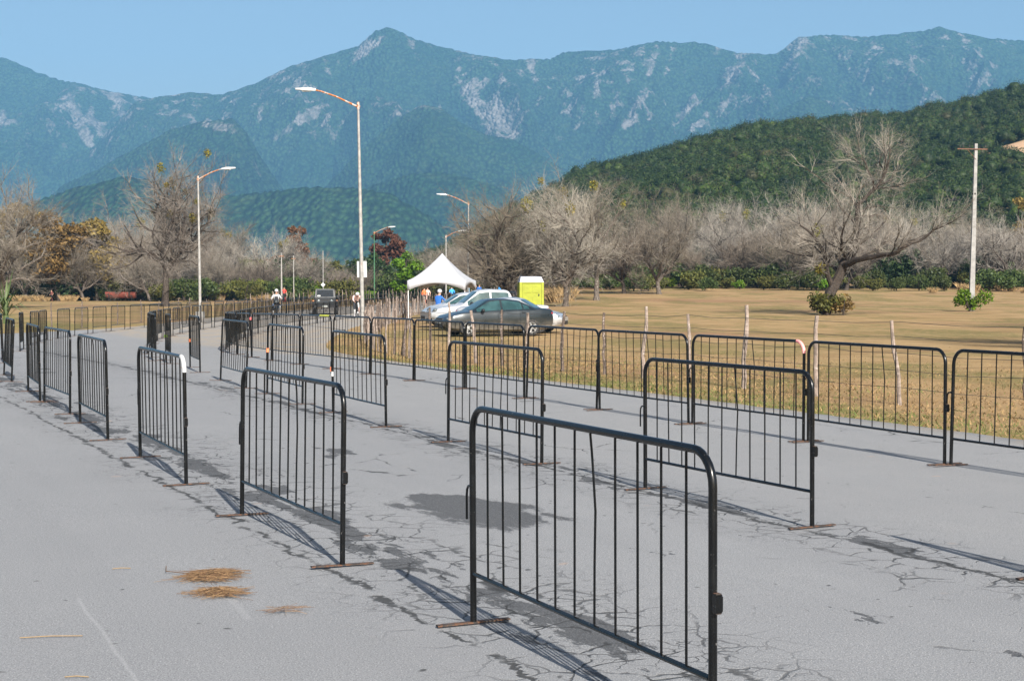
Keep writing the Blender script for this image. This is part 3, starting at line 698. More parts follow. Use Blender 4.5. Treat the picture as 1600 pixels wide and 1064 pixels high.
# named bare trees nearer than the thicket: (kind, px, dist, scale, rot, label)
for k,px,Y,s_,a,lab in [
 (2,803,116,1.18,.4,'wide spreading bare tree behind the yellow toilet cabin and white tent'),
 (1,884,112,1.06,2.2,'bare grey tree with yellow mistletoe right of the yellow toilet cabin'),
 (4,932,128,1.02,1.0,'tall bare tree with mistletoe balls in its top, second right of the yellow cabin'),
 (3,975,150,1.0,4.0,'brown bare tree at the front of the thicket between tall mistletoe tree and field'),
 (0,1030,148,.95,3.0,'pale bare tree with rounded crown at the far edge of the field, above the middle'),
 (7,258,142,1.0,.6,'tallest bare tree on the left, behind the left street lamp'),
 (1,268,205,1.45,2.5,'thick trunked bare tree just right of the tallest left tree'),
 (0,2,128,1.32,1.5,'red brown trunked bare tree cut by the left frame edge'),
 (5,132,190,1.1,.2,'small forked bare tree left of the rusty trough'),
 (6,235,196,1.0,2.1,'low crooked bare tree right of the rusty trough'),
 (1,432,205,1.1,.5,'slim bare tree between the two thin grey poles in the distance'),
 (5,1475,176,1.1,1.1,'bare tree with fanned limbs left of the concrete power pole'),
 (2,1570,168,1.05,2.0,'bare tree with dark crooked limbs right of the concrete power pole')]:
    p=at(px,460,Y); place(B[k],'bare_tree',lab,'tree',None,p.x,p.y,a,s_)
# thicket
place(B[2],'bare_tree','bare tree just outside the right frame edge whose shadow lies on the field','tree',None,21.5,46.5,.5,.95)
place(B[0],'bare_tree','bare tree beyond the right frame edge, farther out, shading the field','tree',None,29.5,61,2.5,1.0)
def thick(n,pxa,pxb,Ya,Yb,kinds,label,group,smin=.8,smax=1.15):
    for i in range(n):
        px=pxa+(pxb-pxa)*(i+rp.random())/n; Y=rp.uniform(Ya,Yb); p=at(px,460,Y); s_=rp.uniform(smin,smax)
        place(B[rp.choice(kinds)],'bare_tree',label,'tree',group,p.x,p.y,rp.uniform(0,6.28),s_,s_*rp.uniform(.9,1.1))
thick(21,930,1680,163,186,(0,2,3,5,6),'bare grey brown tree in the front of the thicket beyond the dry field','front of the right thicket',.68,1.2)
thick(19,860,1700,190,216,(0,1,2,3),'bare tree deep in the thicket beyond the dry field under the wooded hill','back of the right thicket',.85,1.45)
thick(12,690,900,140,200,(0,2,3,6),'bare tree in the tangle behind the white tent and the toilets','bare trees behind the tent',.8,1.05)
thick(24,-120,350,186,222,(0,1,2,5,6),'bare tree in the thicket behind the left field','front of the left thicket',.95,1.3)
thick(16,-120,380,228,262,(0,1,2,3),'bare tree at the back of the thicket on the left','back of the left thicket',1.15,1.5)
thick(9,330,560,192,206,(0,3,5,6),'low bare tree with brush at its foot before the distant wood','edge of the distant wood',.55,.85)
thick(12,360,600,225,265,(0,1,3,5),'grey bare tree in the low distant wood beyond the black off-road car','low distant wood',.7,1.05)
# leafy trees and shrubs
for seed,px,Y,h,rr,m,n,con,lab in [
 (41,634,185,6.8,2.6,M_LIME,5200,.25,'bright green leafy tree left of the white tent'),
 (42,588,215,6.6,3.6,M_DEEP,4200,.2,'dark green leafy tree behind the main street lamp'),
 (43,604,236,11.8,4.6,M_RUST,5000,.45,'rusty brown cypress rising behind the green lamp pole'),
 (44,462,236,11.6,5.2,M_RUST,5200,.35,'russet topped tree beyond the thin grey poles'),
 (45,560,230,6.0,4.0,M_LEAF,3600,.1,'dark bushy tree left of the main street lamp in the distance'),
 (46,690,212,6.0,3.8,M_DEEP,3600,.1,'dark green tree behind the tent, right of the bright green tree'),
 (47,512,238,6.0,3.6,M_OLIVE,3200,.1,'olive green tree directly beyond the black off-road car'),
 (48,736,196,8.2,2.6,M_OLIVE,2600,.2,'olive green tree behind the tent peak and its lamp post'),
 (49,862,165,9.4,2.6,M_OLIVE,2300,.2,'olive leaved tree among bare ones right of the tent'),
 (51,1590,205,12.5,4.2,M_GOLD,3600,.2,'golden brown tree at the right frame edge behind the thicket'),
 (52,24,196,13.0,5.2,M_GOLD,5200,.1,'golden brown leafy tree on the far left'),
 (53,92,190,12.4,5.8,M_GOLD,8200,.1,'golden tree crown left of the tallest left tree, middle of three'),
 (54,152,192,10.6,5.6,M_GOLD,8200,.1,'olive gold tree crown just left of the tallest left tree'),
 (55,330,235,7.5,4.0,M_LEAF,3600,.1,'green leafy tree right of the left street lamp'),
 (56,392,228,6.2,3.6,M_OLIVE,3200,.1,'olive bushy tree midway between left street lamp and thin poles')]:
    p=at(px,460,Y); place(leafy(seed,h,rr,m,n,.24,.1,con),'leafy_tree',lab,'tree',None,p.x,p.y,seed)
def hedge(n,pxa,pxb,Ya,Yb,kinds,label,group,smin=.7,smax=1.2):
    for i in range(n):
        px=pxa+(pxb-pxa)*(i+rp.random())/n; Y=rp.uniform(Ya,Yb); p=at(px,460,Y); s_=rp.uniform(smin,smax)
        place(S[rp.choice(kinds)],'shrub',label,'shrub',group,p.x,p.y,rp.uniform(0,6.28),s_)
hedge(52,860,1700,170,194,(0,0,5,1,2),'green shrub under the bare trees along the far edge of the right field','undergrowth of the right thicket',.8,1.35)
hedge(46,860,1690,158,180,(1,0,4,0,1,0),'low olive shrub at the front edge of the right thicket','low shrubs before the right thicket',.5,.95)
hedge(46,-130,420,196,228,(0,5,1,0,3),'dark shrub under the trees behind the left field','undergrowth of the left thicket',.9,1.4)
hedge(34,190,570,182,208,(0,1,4,1,1,0),'leafy green shrub along the far edge of the left field','low shrubs by the left field',.7,1.25)
hedge(14,30,215,192,204,(0,0,1,5),'green shrub under the trees behind the trough and straw grass','shrubs behind the straw grass',1.0,1.5)
hedge(20,400,720,205,235,(0,5,1,1),'dark green shrub in the low distant wood','undergrowth of the distant wood',1.0,1.5)
hedge(12,700,900,175,200,(0,5,0,1),'green shrub behind the tent and the toilets','shrubs behind the tent',.8,1.2)
def tufts(n,pxa,pxb,Ya,Yb,label,group,h=(1.0,1.7),m=M_STRAW):
    pr=[grass_tuft(200+k,.9,1.3,m,300) for k in range(3)]
    for i in range(n):
        px=pxa+(pxb-pxa)*(i+rp.random())/n; p=at(px,460,rp.uniform(Ya,Yb)); s_=rp.uniform(*h)/1.3
        place([('blades',rp.choice(pr))],'grass_clump',label,'grass',group,p.x,p.y,rp.uniform(0,6.28),s_*1.2,s_)
tufts(18,12,160,184,203,'tall straw coloured grass clump at the far edge of the left field','straw grass on the left',(.45,.95))
tufts(22,330,560,188,210,'straw coloured grass clump beyond the far road','straw grass in the distance',(.5,1.4))
tufts(8,862,884,120,135,'dry brown grass clump beside the yellow toilets','dry grass by the toilets',(1.0,1.5))
tufts(9,1440,1640,150,166,'yellowish grass clump at the thicket edge right of the power pole','yellow grass by the thicket',(.6,1.0))
# spiky agave-like plant at the left edge
mb=MB(); ra=random.Random(9)
for k in range(46):
    a=ra.uniform(0,6.28); e=ra.uniform(.25,1.4); L=ra.uniform(1.4,2.4); z0=ra.uniform(.1,1.1)
    d=Vector((math.cos(a)*math.cos(e),math.sin(a)*math.cos(e),math.sin(e))); sd=Vector((-math.sin(a),math.cos(a),0))*.05
    p0=Vector((0,0,z0)); p1=p0+d*L*.55; p2=p0+d*L-Vector((0,0,.35*L*math.cos(e)))
    mb.add([p0-sd*.6,p0+sd*.6,p1+sd,p1-sd,p2],[(0,1,2,3),(3,2,4)])
mb.tube([(0,0,-.2),(0,0,1.3)],[.16,.12],8)
p=at(9,480,78); r=thing('yucca','spiky green yucca plant cut by the left frame edge','plant',(p.x,p.y,gz(p.x,p.y))); mb.build('leaves',leafmat('yucca leaves',((.06,.10,.035),(.09,.14,.05),(.15,.2,.08)),.5,.1,2),r,False)
# grass of the verges and field: one sward of blades, dry and green
def sward():
    rg=np.random.default_rng(3); N=56000; s=12.0+abs(rg.normal(0,1,N))*6; u=rg.uniform(2,62,N)
    x=NX*s+UX*u; y=NY*s+UY*u
    k=(y>9)&(np.abs(x)<y*.42); 
    # keep off the road beyond the bend
    rr=np.interp(y,Rr[:,1],Rr[:,0]); k&=(x>rr+.06)
    x=x[k];y=y[k];s=s[k]; n=len(x); z=ground(x,y)-.06; dens=fbm(x*.7,y*.7,3,77)
    h=(.006+.032*rg.random(n)**2+.02*np.clip(dens,0,1))*np.where(s<13.2,1.3,1); lx=rg.normal(size=n)*.05; ly=rg.normal(size=n)*.05; b=rg.uniform(0,3.14,n); w_=.006+.006*rg.random(n)
    ax=np.cos(b)*w_;ay=np.sin(b)*w_
    V=np.stack([np.stack([x-ax,y-ay,z],1),np.stack([x+ax,y+ay,z],1),np.stack([x+lx,y+ly,z+h+.03],1)],1).reshape(-1,3)
    gr=(rg.random(n)<np.where(s<13.8,.62,.2)+.5*np.clip(fbm(x*.4,y*.4,3,78),-.3,.6))
    return np_mesh('verge_grass',V,np.arange(len(V)).reshape(-1,3),[M_TAN,M_GRN],gr.astype(int))
go=link('verge_grass',sward()); tag(go,'short dry grass with green blades along the right road edge','grass',kind='stuff')
# ------------------------------------------------------------------ crowd barriers
def scuffed(name,col,rough):
    m,t,b=newmat(name); p=t.coord(); n=t.noise(p,9,5,.65); f=t.noise(t.vmul(p,(1,1,.6)),60,4,.7)
    oi=t.new('ShaderNodeObjectInfo').outputs['Random']
    c=t.mix(t.ramp(n,.35,.7),col,tuple(v*1.7 for v in col))
    c=t.mix(t.math('MULTIPLY',t.ramp(f,.675,.70),.7),c,(.22,.21,.20))
    rust=t.math('MULTIPLY',t.ramp(t.noise(t.vadd(p,(3,8,1)),14,5,.7),.66,.72),.7)
    c=t.mix(rust,c,(.20,.085,.035))
    t.put(b.inputs['Base Color'],c); t.put(b.inputs['Roughness'],t.ramp(n,.2,.8,rough*.7,rough*1.5)); b.inputs['Specular IOR Level'].default_value=.36
    t.put(b.inputs['Normal'],t.bump(f,.12,.002)); return m
M_BLK=scuffed('scuffed black paint',(.0032,.0036,.0040),.21)
M_FOOT=mat('worn foot steel',(.05,.04,.034),.75,.3,.4,30,(.13,.065,.038),.5,40)
M_PINK=mat('pink marking paint',(.52,.20,.17),.7,0,.2,20,(.12,.06,.05),.62,60)
M_TAPEO=mat('orange tape',(.80,.22,.09),.5); M_TAPEW=mat('white tape',(.5,.5,.49),.6,0,.15,30,(.1,.1,.1),.66,30)
M_TAPEP=mat('coral pink tape',(.85,.32,.30),.5); M_TAPEY=mat('yellow tape',(.70,.72,.06),.5); M_TAPEG=mat('lime tape',(.48,.72,.08),.5); M_TAPER=mat('red and white tape',(.70,.12,.12),.5)
BH,BL=1.05,2.2
def frame_path(h=BH,l=BL,r=.125,n=7):
    a=l/2-.018; pts=[(-a,0,.008),(-a,0,h*.5),(-a,0,h-r)]
    for k in range(1,n): q=math.pi*k/2/n; pts.append((-a+r-r*math.cos(q),0,h-r+r*math.sin(q)))
    pts+=[(-a+r,0,h),(0,0,h),(a-r,0,h)]
    for k in range(1,n): q=math.pi*k/2/n; pts.append((a-r+r*math.sin(q),0,h-r+r*math.cos(q)))
    pts+=[(a,0,h-r),(a,0,h*.5),(a,0,.008)]; return pts
def barrier_parts():
    P={}
    m=MB(); m.tube(frame_path(),.0160,12); P['frame']=m.mesh('frame',M_BLK)
    m=MB(); m.tube([(-BL/2+.036,0,.245),(0,0,.243),(BL/2-.036,0,.245)],.0115,8); P['bottom_rail']=m.mesh('bottom_rail',M_BLK)
    m=MB(); m.tube([(0,0,.256),(0,0,.62),(0,0,1.034)],.0058,6); P['bar']=m.mesh('bar',M_BLK)
    m=MB(); m.tube([(0,0,.256),(.003,0,.5),(.012,0,.72),(-.012,.004,.86),(-.03,.006,.96),(-.032,0,1.034)],.0058,6); P['bent']=m.mesh('bar',M_BLK)
    m=MB(); m.tube([(.012,0,.655),(-.012,0,.668),(-.035,0,.664),(-.05,0,.648),(-.056,0,.62),(-.056,0,.50)],.0065,6); P['hook']=m.mesh('hook',M_BLK)
    m=MB(); m.box((.029,0,.52),(.024,.026,.066)); m.box((.0425,0,.52),(.003,.029,.054)); m.box((.029,0,.5548),(.022,.022,.0035),mi=1); m.box((.029,0,.4852),(.022,.022,.0035),mi=1); P['socket']=m.mesh('socket',[M_BLK,M_FOOT],False)
    m=MB(); m.box((0,0,.0085),(.032,.30,.008),mi=0); m.box((0,-.172,.0085),(.032,.044,.008),mi=1); m.box((0,.172,.0085),(.032,.044,.008),mi=1); P['foot']=m.mesh('foot',[M_FOOT,M_PINK],False)
    m=MB(); m.box((0,0,.0085),(.032,.38,.008)); P['plainfoot']=m.mesh('foot',[M_FOOT],False)
    m=MB(); m.tube(frame_path(BH,BL,.125,3),.0165,6)
    m.tube([(-BL/2+.03,0,.245),(BL/2-.03,0,.245)],.0125,5)
    for k in range(11): m.tube([(-BL/2+.018+(BL-.036)*(k+1)/12,0,.25),(-BL/2+.018+(BL-.036)*(k+1)/12,0,1.04)],.0060,4)
    for s in (-1,1): m.box((s*(BL/2-.018),0,.0085),(.032,.36,.008))
    P['far']=m.mesh('barrier',M_BLK); return P
BP=barrier_parts(); rb=random.Random(4)
def make_barrier(bend=None):
    r=thing('crowd_barrier','black crowd barrier','barrier')
    link('frame',BP['frame'],r); link('bottom_rail',BP['bottom_rail'],r)
    for k in range(11):
        b=link('bar',BP['bar'],r); b.location=(-BL/2+.018+(BL-.036)*(k+1)/12,0,0)
    link('hook',BP['hook'],r).location=(-BL/2,0,0); link('socket',BP['socket'],r).location=(BL/2-.018,0,0)
    for s in (-1,1): link('foot',BP['foot'],r).location=(s*(BL/2-.018),0,0)
    return r
BAR0=make_barrier(); used=[False]
def gp(px,py):
    """ground point under a photo position (flat solve with the road's dip)"""
    Y=8.0
    for _ in range(30): 
        p=at(px,py,Y); z=gz(p.x,p.y); 
        k=(CAMH-z)/(CAMH-p.z) if CAMH-p.z>1e-4 else 1; Y=Y*.3+.7*Y*k
    return at(px,py,Y)
def barrier(a,b,label,group,far=False,lean=None,fix=None):
    """a = hook end on the ground, b = socket end; only position and heading are taken, the barrier keeps its own size"""
    a=Vector((a[0],a[1],0)); b=Vector((b[0],b[1],0)); c=(a+b)/2 if fix is None else (a+(b-a).normalized()*BL/2 if fix=='a' else b-(b-a).normalized()*BL/2)
    d=(b-a).normalized(); rz=math.atan2(d.y,d.x); za=gz(*(c-d*BL/2)[:2]); zb=gz(*(c+d*BL/2)[:2])
    if far: o=link('crowd_barrier',BP['far'])
    else:
        if used[0]: o=copy_tree(BAR0)
        else: o=BAR0; used[0]=True
        # every barrier has bars that were knocked a little
        bars=[x for x in o.children if x.name.startswith('bar')]
        for x in o.children:
            if x.name.startswith('foot') and rb.random()<.62: x.data=BP['plainfoot']
        for x in bars:
            if rb.random()<.3: x.rotation_euler=(rb.gauss(0,.006),rb.gauss(0,.008),0)
    tag(o,label,'barrier',group); o.location=(c.x,c.y,(za+zb)/2+.004)
    o.rotation_euler=(R(rb.gauss(0,1.0)) if lean is None else R(lean),math.atan2(za-zb,BL),rz); return o
def tape(o,name,m,x0,x1,z,rad=.0182,vertical=False,label=None):
    t=MB()
    if vertical: t.tube([(x0,0,z-.03),(x0,0,z+.03)],rad,10)
    else: t.tube([(x0,0,z),(x1,0,z)],rad,10)
    p=t.build(name,m,o); 
    if label: p['label']=label
    return p
def corner_tape(o,m,label):
    t=MB(); P=[p for p in frame_path() if p[0]>BL/2-.16 and p[2]>BH-.19]; t.tube(P,.0182,10); p=t.build('tape',m,o); p['label']=label
GA='left row of barriers'; GB='middle row of barriers'; GC='right row of barriers'
NTH=['nearest','second','third','fourth','fifth','sixth','seventh','eighth','ninth','tenth','eleventh','twelfth','thirteenth','fourteenth','fifteenth','sixteenth']
# left row
A=[((737,978),(1121,1179),'nearest black crowd barrier, with one bent bar, at the bottom centre'),
   ((376,805),(538,887),'second black barrier of the left row, nearest but one, left of the bent bar one'),
   ((220,716),(290,758),'black barrier with white tape on its right top corner'),
   ((126,662),(168,688),'narrow looking black barrier just left of the white taped one'),
   ((69,629),(110,648),'fifth black barrier of the left row, left of the narrow looking one'),
   ((44,612),(63,628),'sixth black barrier of the left row, half overlapping the fifth')]
for i,(a,b,l) in enumerate(A):
    o=barrier((-.194,7.30) if i==0 else gp(*a),(.719,5.298) if i==0 else gp(*b),l,GA,lean=(0.3,-.8,.5,.8,-.6,.6)[i],fix='a' if i==0 else None)
    if i==0:
        bars=sorted([x for x in o.children if x.name.startswith('bar')],key=lambda x:x.location.x); bars[6].data=BP['bent']; bars[6]['label']='bar bent out of line below the top rail'; bars[6].rotation_euler=(0,0,0)
    if i==2: corner_tape(o,M_TAPEW,'white tape wrapped round the top corner')
for i,(a,b) in enumerate([((-9.3,27.7),(-8.5,25.7)),((-11.75,34.9),(-11.05,32.9)),((-13.9,43.1),(-13.35,41.1)),((-15.45,49.4),(-15.05,47.3)),((-16.25,52.9),(-15.85,50.9))]):
    barrier(a,b,['seventh barrier of the left row, standing edge on near the left frame edge','black barrier touching the left frame edge, beyond the edge on one','barrier seen through against dry grass, leftmost on the far side of the bend','barrier between the leftmost far one and the thin edge on one on the bend','thinnest looking barrier, edge on, behind the fifth of the left row'][i],GA)
PA=[(-16.35,54.5),(-16.6,57.5),(-16.75,61),(-16.8,65),(-16.6,70),(-16.2,76),(-15.9,84),(-15.7,95),(-15.4,110),(-14.6,128),(-12.8,150),(-8,180),(0,208)]
def row(pts,pitch,labeler,group,farfrom,rev=False,upto=None):
    D=spline(pts,.05); d=0; i=0; k=0; out=[]
    n=int(pitch/.05); L=int(BL/.05)
    while i+L<len(D):
        a,b=D[i+L],D[i]
        if rev: a,b=b,a
        Y=(a[1]+b[1])/2; out.append(barrier(a,b,labeler(k,Y),group,far=Y>farfrom)); k+=1; i+=n
        if upto and k>=upto: break
    return out
row(PA,3.05,lambda k,Y:('%s barrier from the left in the spaced out line before the left field'%['first','second','third','fourth','fifth','sixth'][k]) if k<6 else 'distant spaced out barrier along the outer edge of the far road',GA if 0 else 'far outer row of barriers',62)
# middle row
barrier((2.98,8.5),(3.93,6.5),'black barrier just outside the right frame edge whose shadow shows',GB)
Bm=[((1009,765),(1268,825),'nearest black barrier of the middle row, behind the bent bar one'),
   ((703,692),(843,725),'second black barrier of the middle row, seen over the bent bar one'),
   ((520,645),(604,668),'middle row barrier with an orange tag on its hook and a wide gap right'),
   ((418,616),(472,632),'middle row barrier with an orange tape band on its left leg'),
   ((345,595),(384,607),'leaning black barrier of the middle row, first left of the orange banded one'),
   ((292,572),(319,586),'middle row barrier left of the leaning one, with a small orange mark'),
   ((255,560),(271,573),'nearly edge on middle row barrier with a lime tag')]
for i,(a,b,l) in enumerate(Bm):
    o=barrier(gp(*a),gp(*b),l,GB,lean=(.4,-.5,.7,-1.0,-2.4,.6,-.4)[i]); xl=-BL/2+.018
    if i==2: tape(o,'tag',M_TAPEO,xl-.04,0,.56,.022,True); tape(o,'tape',M_TAPEW,xl,0,.50,.021,True)
    if i==3: tape(o,'tape',M_TAPEO,xl,0,.66,.024,True)
    if i==5: tape(o,'tape',M_TAPEO,xl,0,.55,.024,True)
    if i==6: tape(o,'tag',M_TAPEG,xl-.03,0,.55,.035,True)
for i,(a,b) in enumerate([((-8.62,36.2),(-8.02,34.1)),((-9.75,40.9),(-9.35,38.8)),((-10.55,44.3),(-10.1,42.2))]):
    barrier(a,b,['edge on middle row barrier at the inside of the bend, rightmost of three','edge on barrier at the bend, middle one of the three dark slivers','leftmost dark sliver of a barrier at the inside of the bend'][i],GB)
PB=[(-11.1,46.5),(-11.8,50),(-12.5,54),(-12.95,58),(-13.3,62),(-13.5,66),(-13.6,70),(-13.75,76),(-13.9,84),(-14.0,92),(-13.9,104),(-13.4,120)]
row(PB,2.9,lambda k,Y:'barrier of the inner line beyond the bend, before the left street lamp' if Y<80 else 'distant barrier of the inner line beside the black off-road car','far inner row of barriers',62)
# right row, hooked end to end
PC=[(4.92,11.75),(3.99,13.72),(3.0,16.0),(2.04,18.0),(1.08,20.0),(-.8,24.1),(-2.6,28.0),(-4.3,31.7),(-5.9,35.4),(-7.2,39.2),(-8.15,43.2),(-8.8,47.5),(-9.6,53),(-10.15,60),(-10.0,70),(-9.75,80),(-9.5,92),(-8.9,108),(-7.2,130),(-3.6,155),(2.5,180),(10,200)]
CL={0:'right row barrier cut by the right frame edge, first from the right',1:'right row barrier left of the one cut by the frame edge, shadow on road',2:'barrier with coral pink tape on its right top corner',3:'right row barrier first left of the pink taped one',4:'right row barrier second left of the pink taped one',5:'right row barrier in front of the silver sedan bonnet',6:'right row barrier in front of the dark grey sedan',7:'right row barrier before the nose of the dark grey sedan',8:'right row barrier just right of the yellow taped one',9:'barrier with yellow tape along its top rail',10:'right row barrier first left of the yellow taped one',11:'right row barrier second left of the yellow taped one',12:'barrier with a red and white ribbon on its top corner'}
def clab(k,Y):
    if k in CL: return CL[k]
    if Y<64: return 'barrier in the dark overlapping stack where the right row turns'
    if Y<118: return 'barrier of the joined up run along the far road, before the off-road car'
    return 'small distant barrier of the joined up run behind the white tent'
cs=row(PC,2.28,clab,GC,66)
for k,o in enumerate(cs):
    if k>=13: o['group']='turn of the right row' if o.location.y<64 else ('far run of joined barriers' if o.location.y<118 else 'run of barriers behind the tent')
corner_tape(cs[2],M_TAPEP,'coral pink tape wrapped round the top corner')
tape(cs[9],'tape',M_TAPEY,.35,.96,BH); tape(cs[12],'ribbon',M_TAPER,BL/2-.018,0,.93,.024,True)
# ------------------------------------------------------------------ vehicles
def carpaint(name,col,metal=.3,rough=.28):
    m,t,b=newmat(name); p=t.coord(); n=t.noise(p,2.2,5,.65); f=t.noise(p,240,2,.6)
    Z=t.sep(p)[2]; dust=t.math('MULTIPLY',t.ramp(Z,.75,.2),t.ramp(n,.3,.7,.08,.5))
    c=t.mix(t.ramp(f,.4,.6,0,.25),col,tuple(min(1,v*1.5) for v in col)); c=t.mix(dust,c,(.30,.25,.19))
    t.put(b.inputs['Base Color'],c); b.inputs['Metallic'].default_value=metal; t.put(b.inputs['Roughness'],t.ramp(n,.3,.8,rough,rough*1.6)); b.inputs['Coat Weight'].default_value=.6; b.inputs['Coat Roughness'].default_value=.08
    return m
def glassmat(name,col):
    m,t,b=newmat(name); n=t.noise(t.coord(),3,3,.5); t.put(b.inputs['Base Color'],t.mix(t.ramp(n,.35,.65),tuple(c*.6 for c in col),col)); b.inputs['Roughness'].default_value=.04; b.inputs['Specular IOR Level'].default_value=.8; return m
M_GLASS=glassmat('tinted glass',(.03,.075,.078)); M_GLASSD=glassmat('dark glass',(.010,.015,.018))
M_TYRE=mat('dusty tyre rubber',(.028,.027,.026),.85,0,.35,12,(.16,.13,.10),.6,14); M_RIM=mat('alloy rim',(.52,.53,.54),.35,.8,.15,8); M_TRIM=mat('black trim',(.014,.014,.015),.5)
M_RED=mat('red lamp lens',(.62,.025,.03),.18,0,.2,12,coat=.6); M_CLEAR=mat('clear lamp lens',(.14,.155,.16),.12,.2,.25,24,coat=.8); M_CHROME=mat('bright metal',(.70,.70,.70),.2,1.0,.1,8); M_PLATE=mat('plate',(.42,.44,.42),.5)
class Loft:
    """car shell: stations along x give half width, sill, belt, top, top half width"""
    def __init__(s,st,L0=None):
        s.st=np.array(sorted(st),float); xs=s.st[:,0]; s.x0,s.x1=xs[0],xs[-1]
        g=np.linspace(s.x0,s.x1,161); k=np.array([np.interp(g,xs,s.st[:,i]) for i in range(s.st.shape[1])])
        w=5; ker=np.ones(w)/w
        for i in range(1,len(k)): k[i]=np.convolve(np.pad(k[i],w//2,'edge'),ker,'valid')
        s.g=g;s.k=k
    def par(s,x): return [float(np.interp(x,s.g,s.k[i])) for i in range(1,len(s.k))]
    def sec(s,x):
        w,zb,zbelt,zt,wt,drop=s.par(x); zm=zb+(zbelt-zb)*.55
        return [(0,zb),(w*.86,zb),(w*.965,zb+.07),(w*1.0,zm),(w*.992,zbelt-.05),(w*.955,zbelt),(wt,zt-drop),(wt*.82,zt-drop*.38),(wt*.5,zt-drop*.1),(0,zt)]
    def side(s,x,v,off=.004):
        q=s.sec(x); a,b=q[5],q[6]; y=a[0]+(b[0]-a[0])*v; z=a[1]+(b[1]-a[1])*v
        n=Vector((0,b[1]-a[1],-(b[0]-a[0]))); n=n.normalized() if n.length>1e-6 else Vector((0,1,0)); return Vector((x,y+n.y*off,z+n.z*off))
    def body(s,nx=70):
        m=MB(); xs=np.linspace(s.x0,s.x1,nx); vs=[];fs=[]; P=len(s.sec(0)); ring=2*P-2
        for x in xs:
            q=s.sec(x); pts=[(x,y,z) for y,z in q]+[(x,-y,z) for y,z in q[-2:0:-1]]; vs+=pts
        for i in range(nx-1):
            for k in range(ring):
                k2=(k+1)%ring; fs.append((i*ring+k,i*ring+k2,(i+1)*ring+k2,(i+1)*ring+k))
        fs.append(tuple(reversed(range(ring)))); fs.append(tuple((nx-1)*ring+k for k in range(ring)))
        m.add(vs,fs); return m
    def window(s,xa,xb,v0,v1,sgn,nx=14):
        m=MB(); vs=[];fs=[]
        for i in range(nx+1):
            x=xa+(xb-xa)*i/nx
            for v in (v0,.5*(v0+v1),v1):
                p=s.side(x,v); vs.append((p.x,p.y*sgn,p.z))
        for i in range(nx):
            for k in range(2): fs.append((i*3+k,(i+1)*3+k,(i+1)*3+k+1,i*3+k+1))
        m.add(vs,fs); return m
    def screen(s,xa,xb,fr=.9,nx=10,ny=8,off=.006):
        m=MB(); vs=[];fs=[]
        for i in range(nx+1):
            x=xa+(xb-xa)*i/nx; q=s.sec(x); top=q[6:]  # from outer edge to centre
            ys=[t[0] for t in reversed(top)]; zs=[t[1] for t in reversed(top)]
            dz=(s.sec(x+.02)[-1][1]-s.sec(x-.02)[-1][1])/.04; n=Vector((-dz,0,1)).normalized()
            for k in range(-ny,ny+1):
                y=abs(k)/ny*fr*top[0][0]; z=float(np.interp(y,ys,zs)); vs.append((x+n.x*off,y*(1 if k>0 else -1),z+n.z*off))
        W=2*ny+1
        for i in range(nx):
            for k in range(W-1): fs.append((i*W+k,(i+1)*W+k,(i+1)*W+k+1,i*W+k+1))
        m.add(vs,fs); return m
def cut(o,cutters):
    me0=o.data
    for cm in cutters:
        c=bpy.data.objects.new('cutter',cm); COL.objects.link(c)
        md=o.modifiers.new('b','BOOLEAN'); md.operation='DIFFERENCE'; md.object=c; md.solver='EXACT'
        bpy.context.view_layer.update(); dg=bpy.context.evaluated_depsgraph_get()
        ne=bpy.data.meshes.new_from_object(o.evaluated_get(dg)); o.modifiers.clear(); bpy.data.objects.remove(c)
        if len(ne.polygons)>20: o.data=ne
    o.data.name=o.name
def wheel(root,x,y,r,w_,rimr,spokes=5,sgn=1,mt=None):
    m=MB(); m.lathe([(rimr,-w_/2),(r-.02,-w_/2),(r,-w_/2+.03),(r,w_/2-.03),(r-.02,w_/2),(rimr,w_/2),(rimr,-w_/2)],28,'y',cap=False); o=m.build('wheel',M_TYRE,root); o.location=(x,y,r)
    m=MB(); yo=sgn*(w_/2-.012); m.lathe([(rimr*.99,yo-sgn*.05),(rimr*.99,yo),(rimr*.9,yo),(rimr*.88,yo-sgn*.05)],28,'y',cap=False)
    m.lathe([(.001,yo-sgn*.05),(rimr*.95,yo-sgn*.055),(rimr*.95,yo-sgn*.075)],28,'y',mi=1)
    for k in range(spokes):
        a=2*math.pi*k/spokes; rot=Matrix.Rotation(a,3,'Y'); m.box(rot@Vector((rimr*.48,0,0))+Vector((0,yo-sgn*.012,0)),(rimr*.9,.03,rimr*.26),rot)
    m.lathe([(rimr*.2,yo-sgn*.03),(rimr*.2,yo+sgn*.008),(.001,yo+sgn*.01)],14,'y')
    m.build('rim',[mt or M_RIM,M_TRIM],o); return o
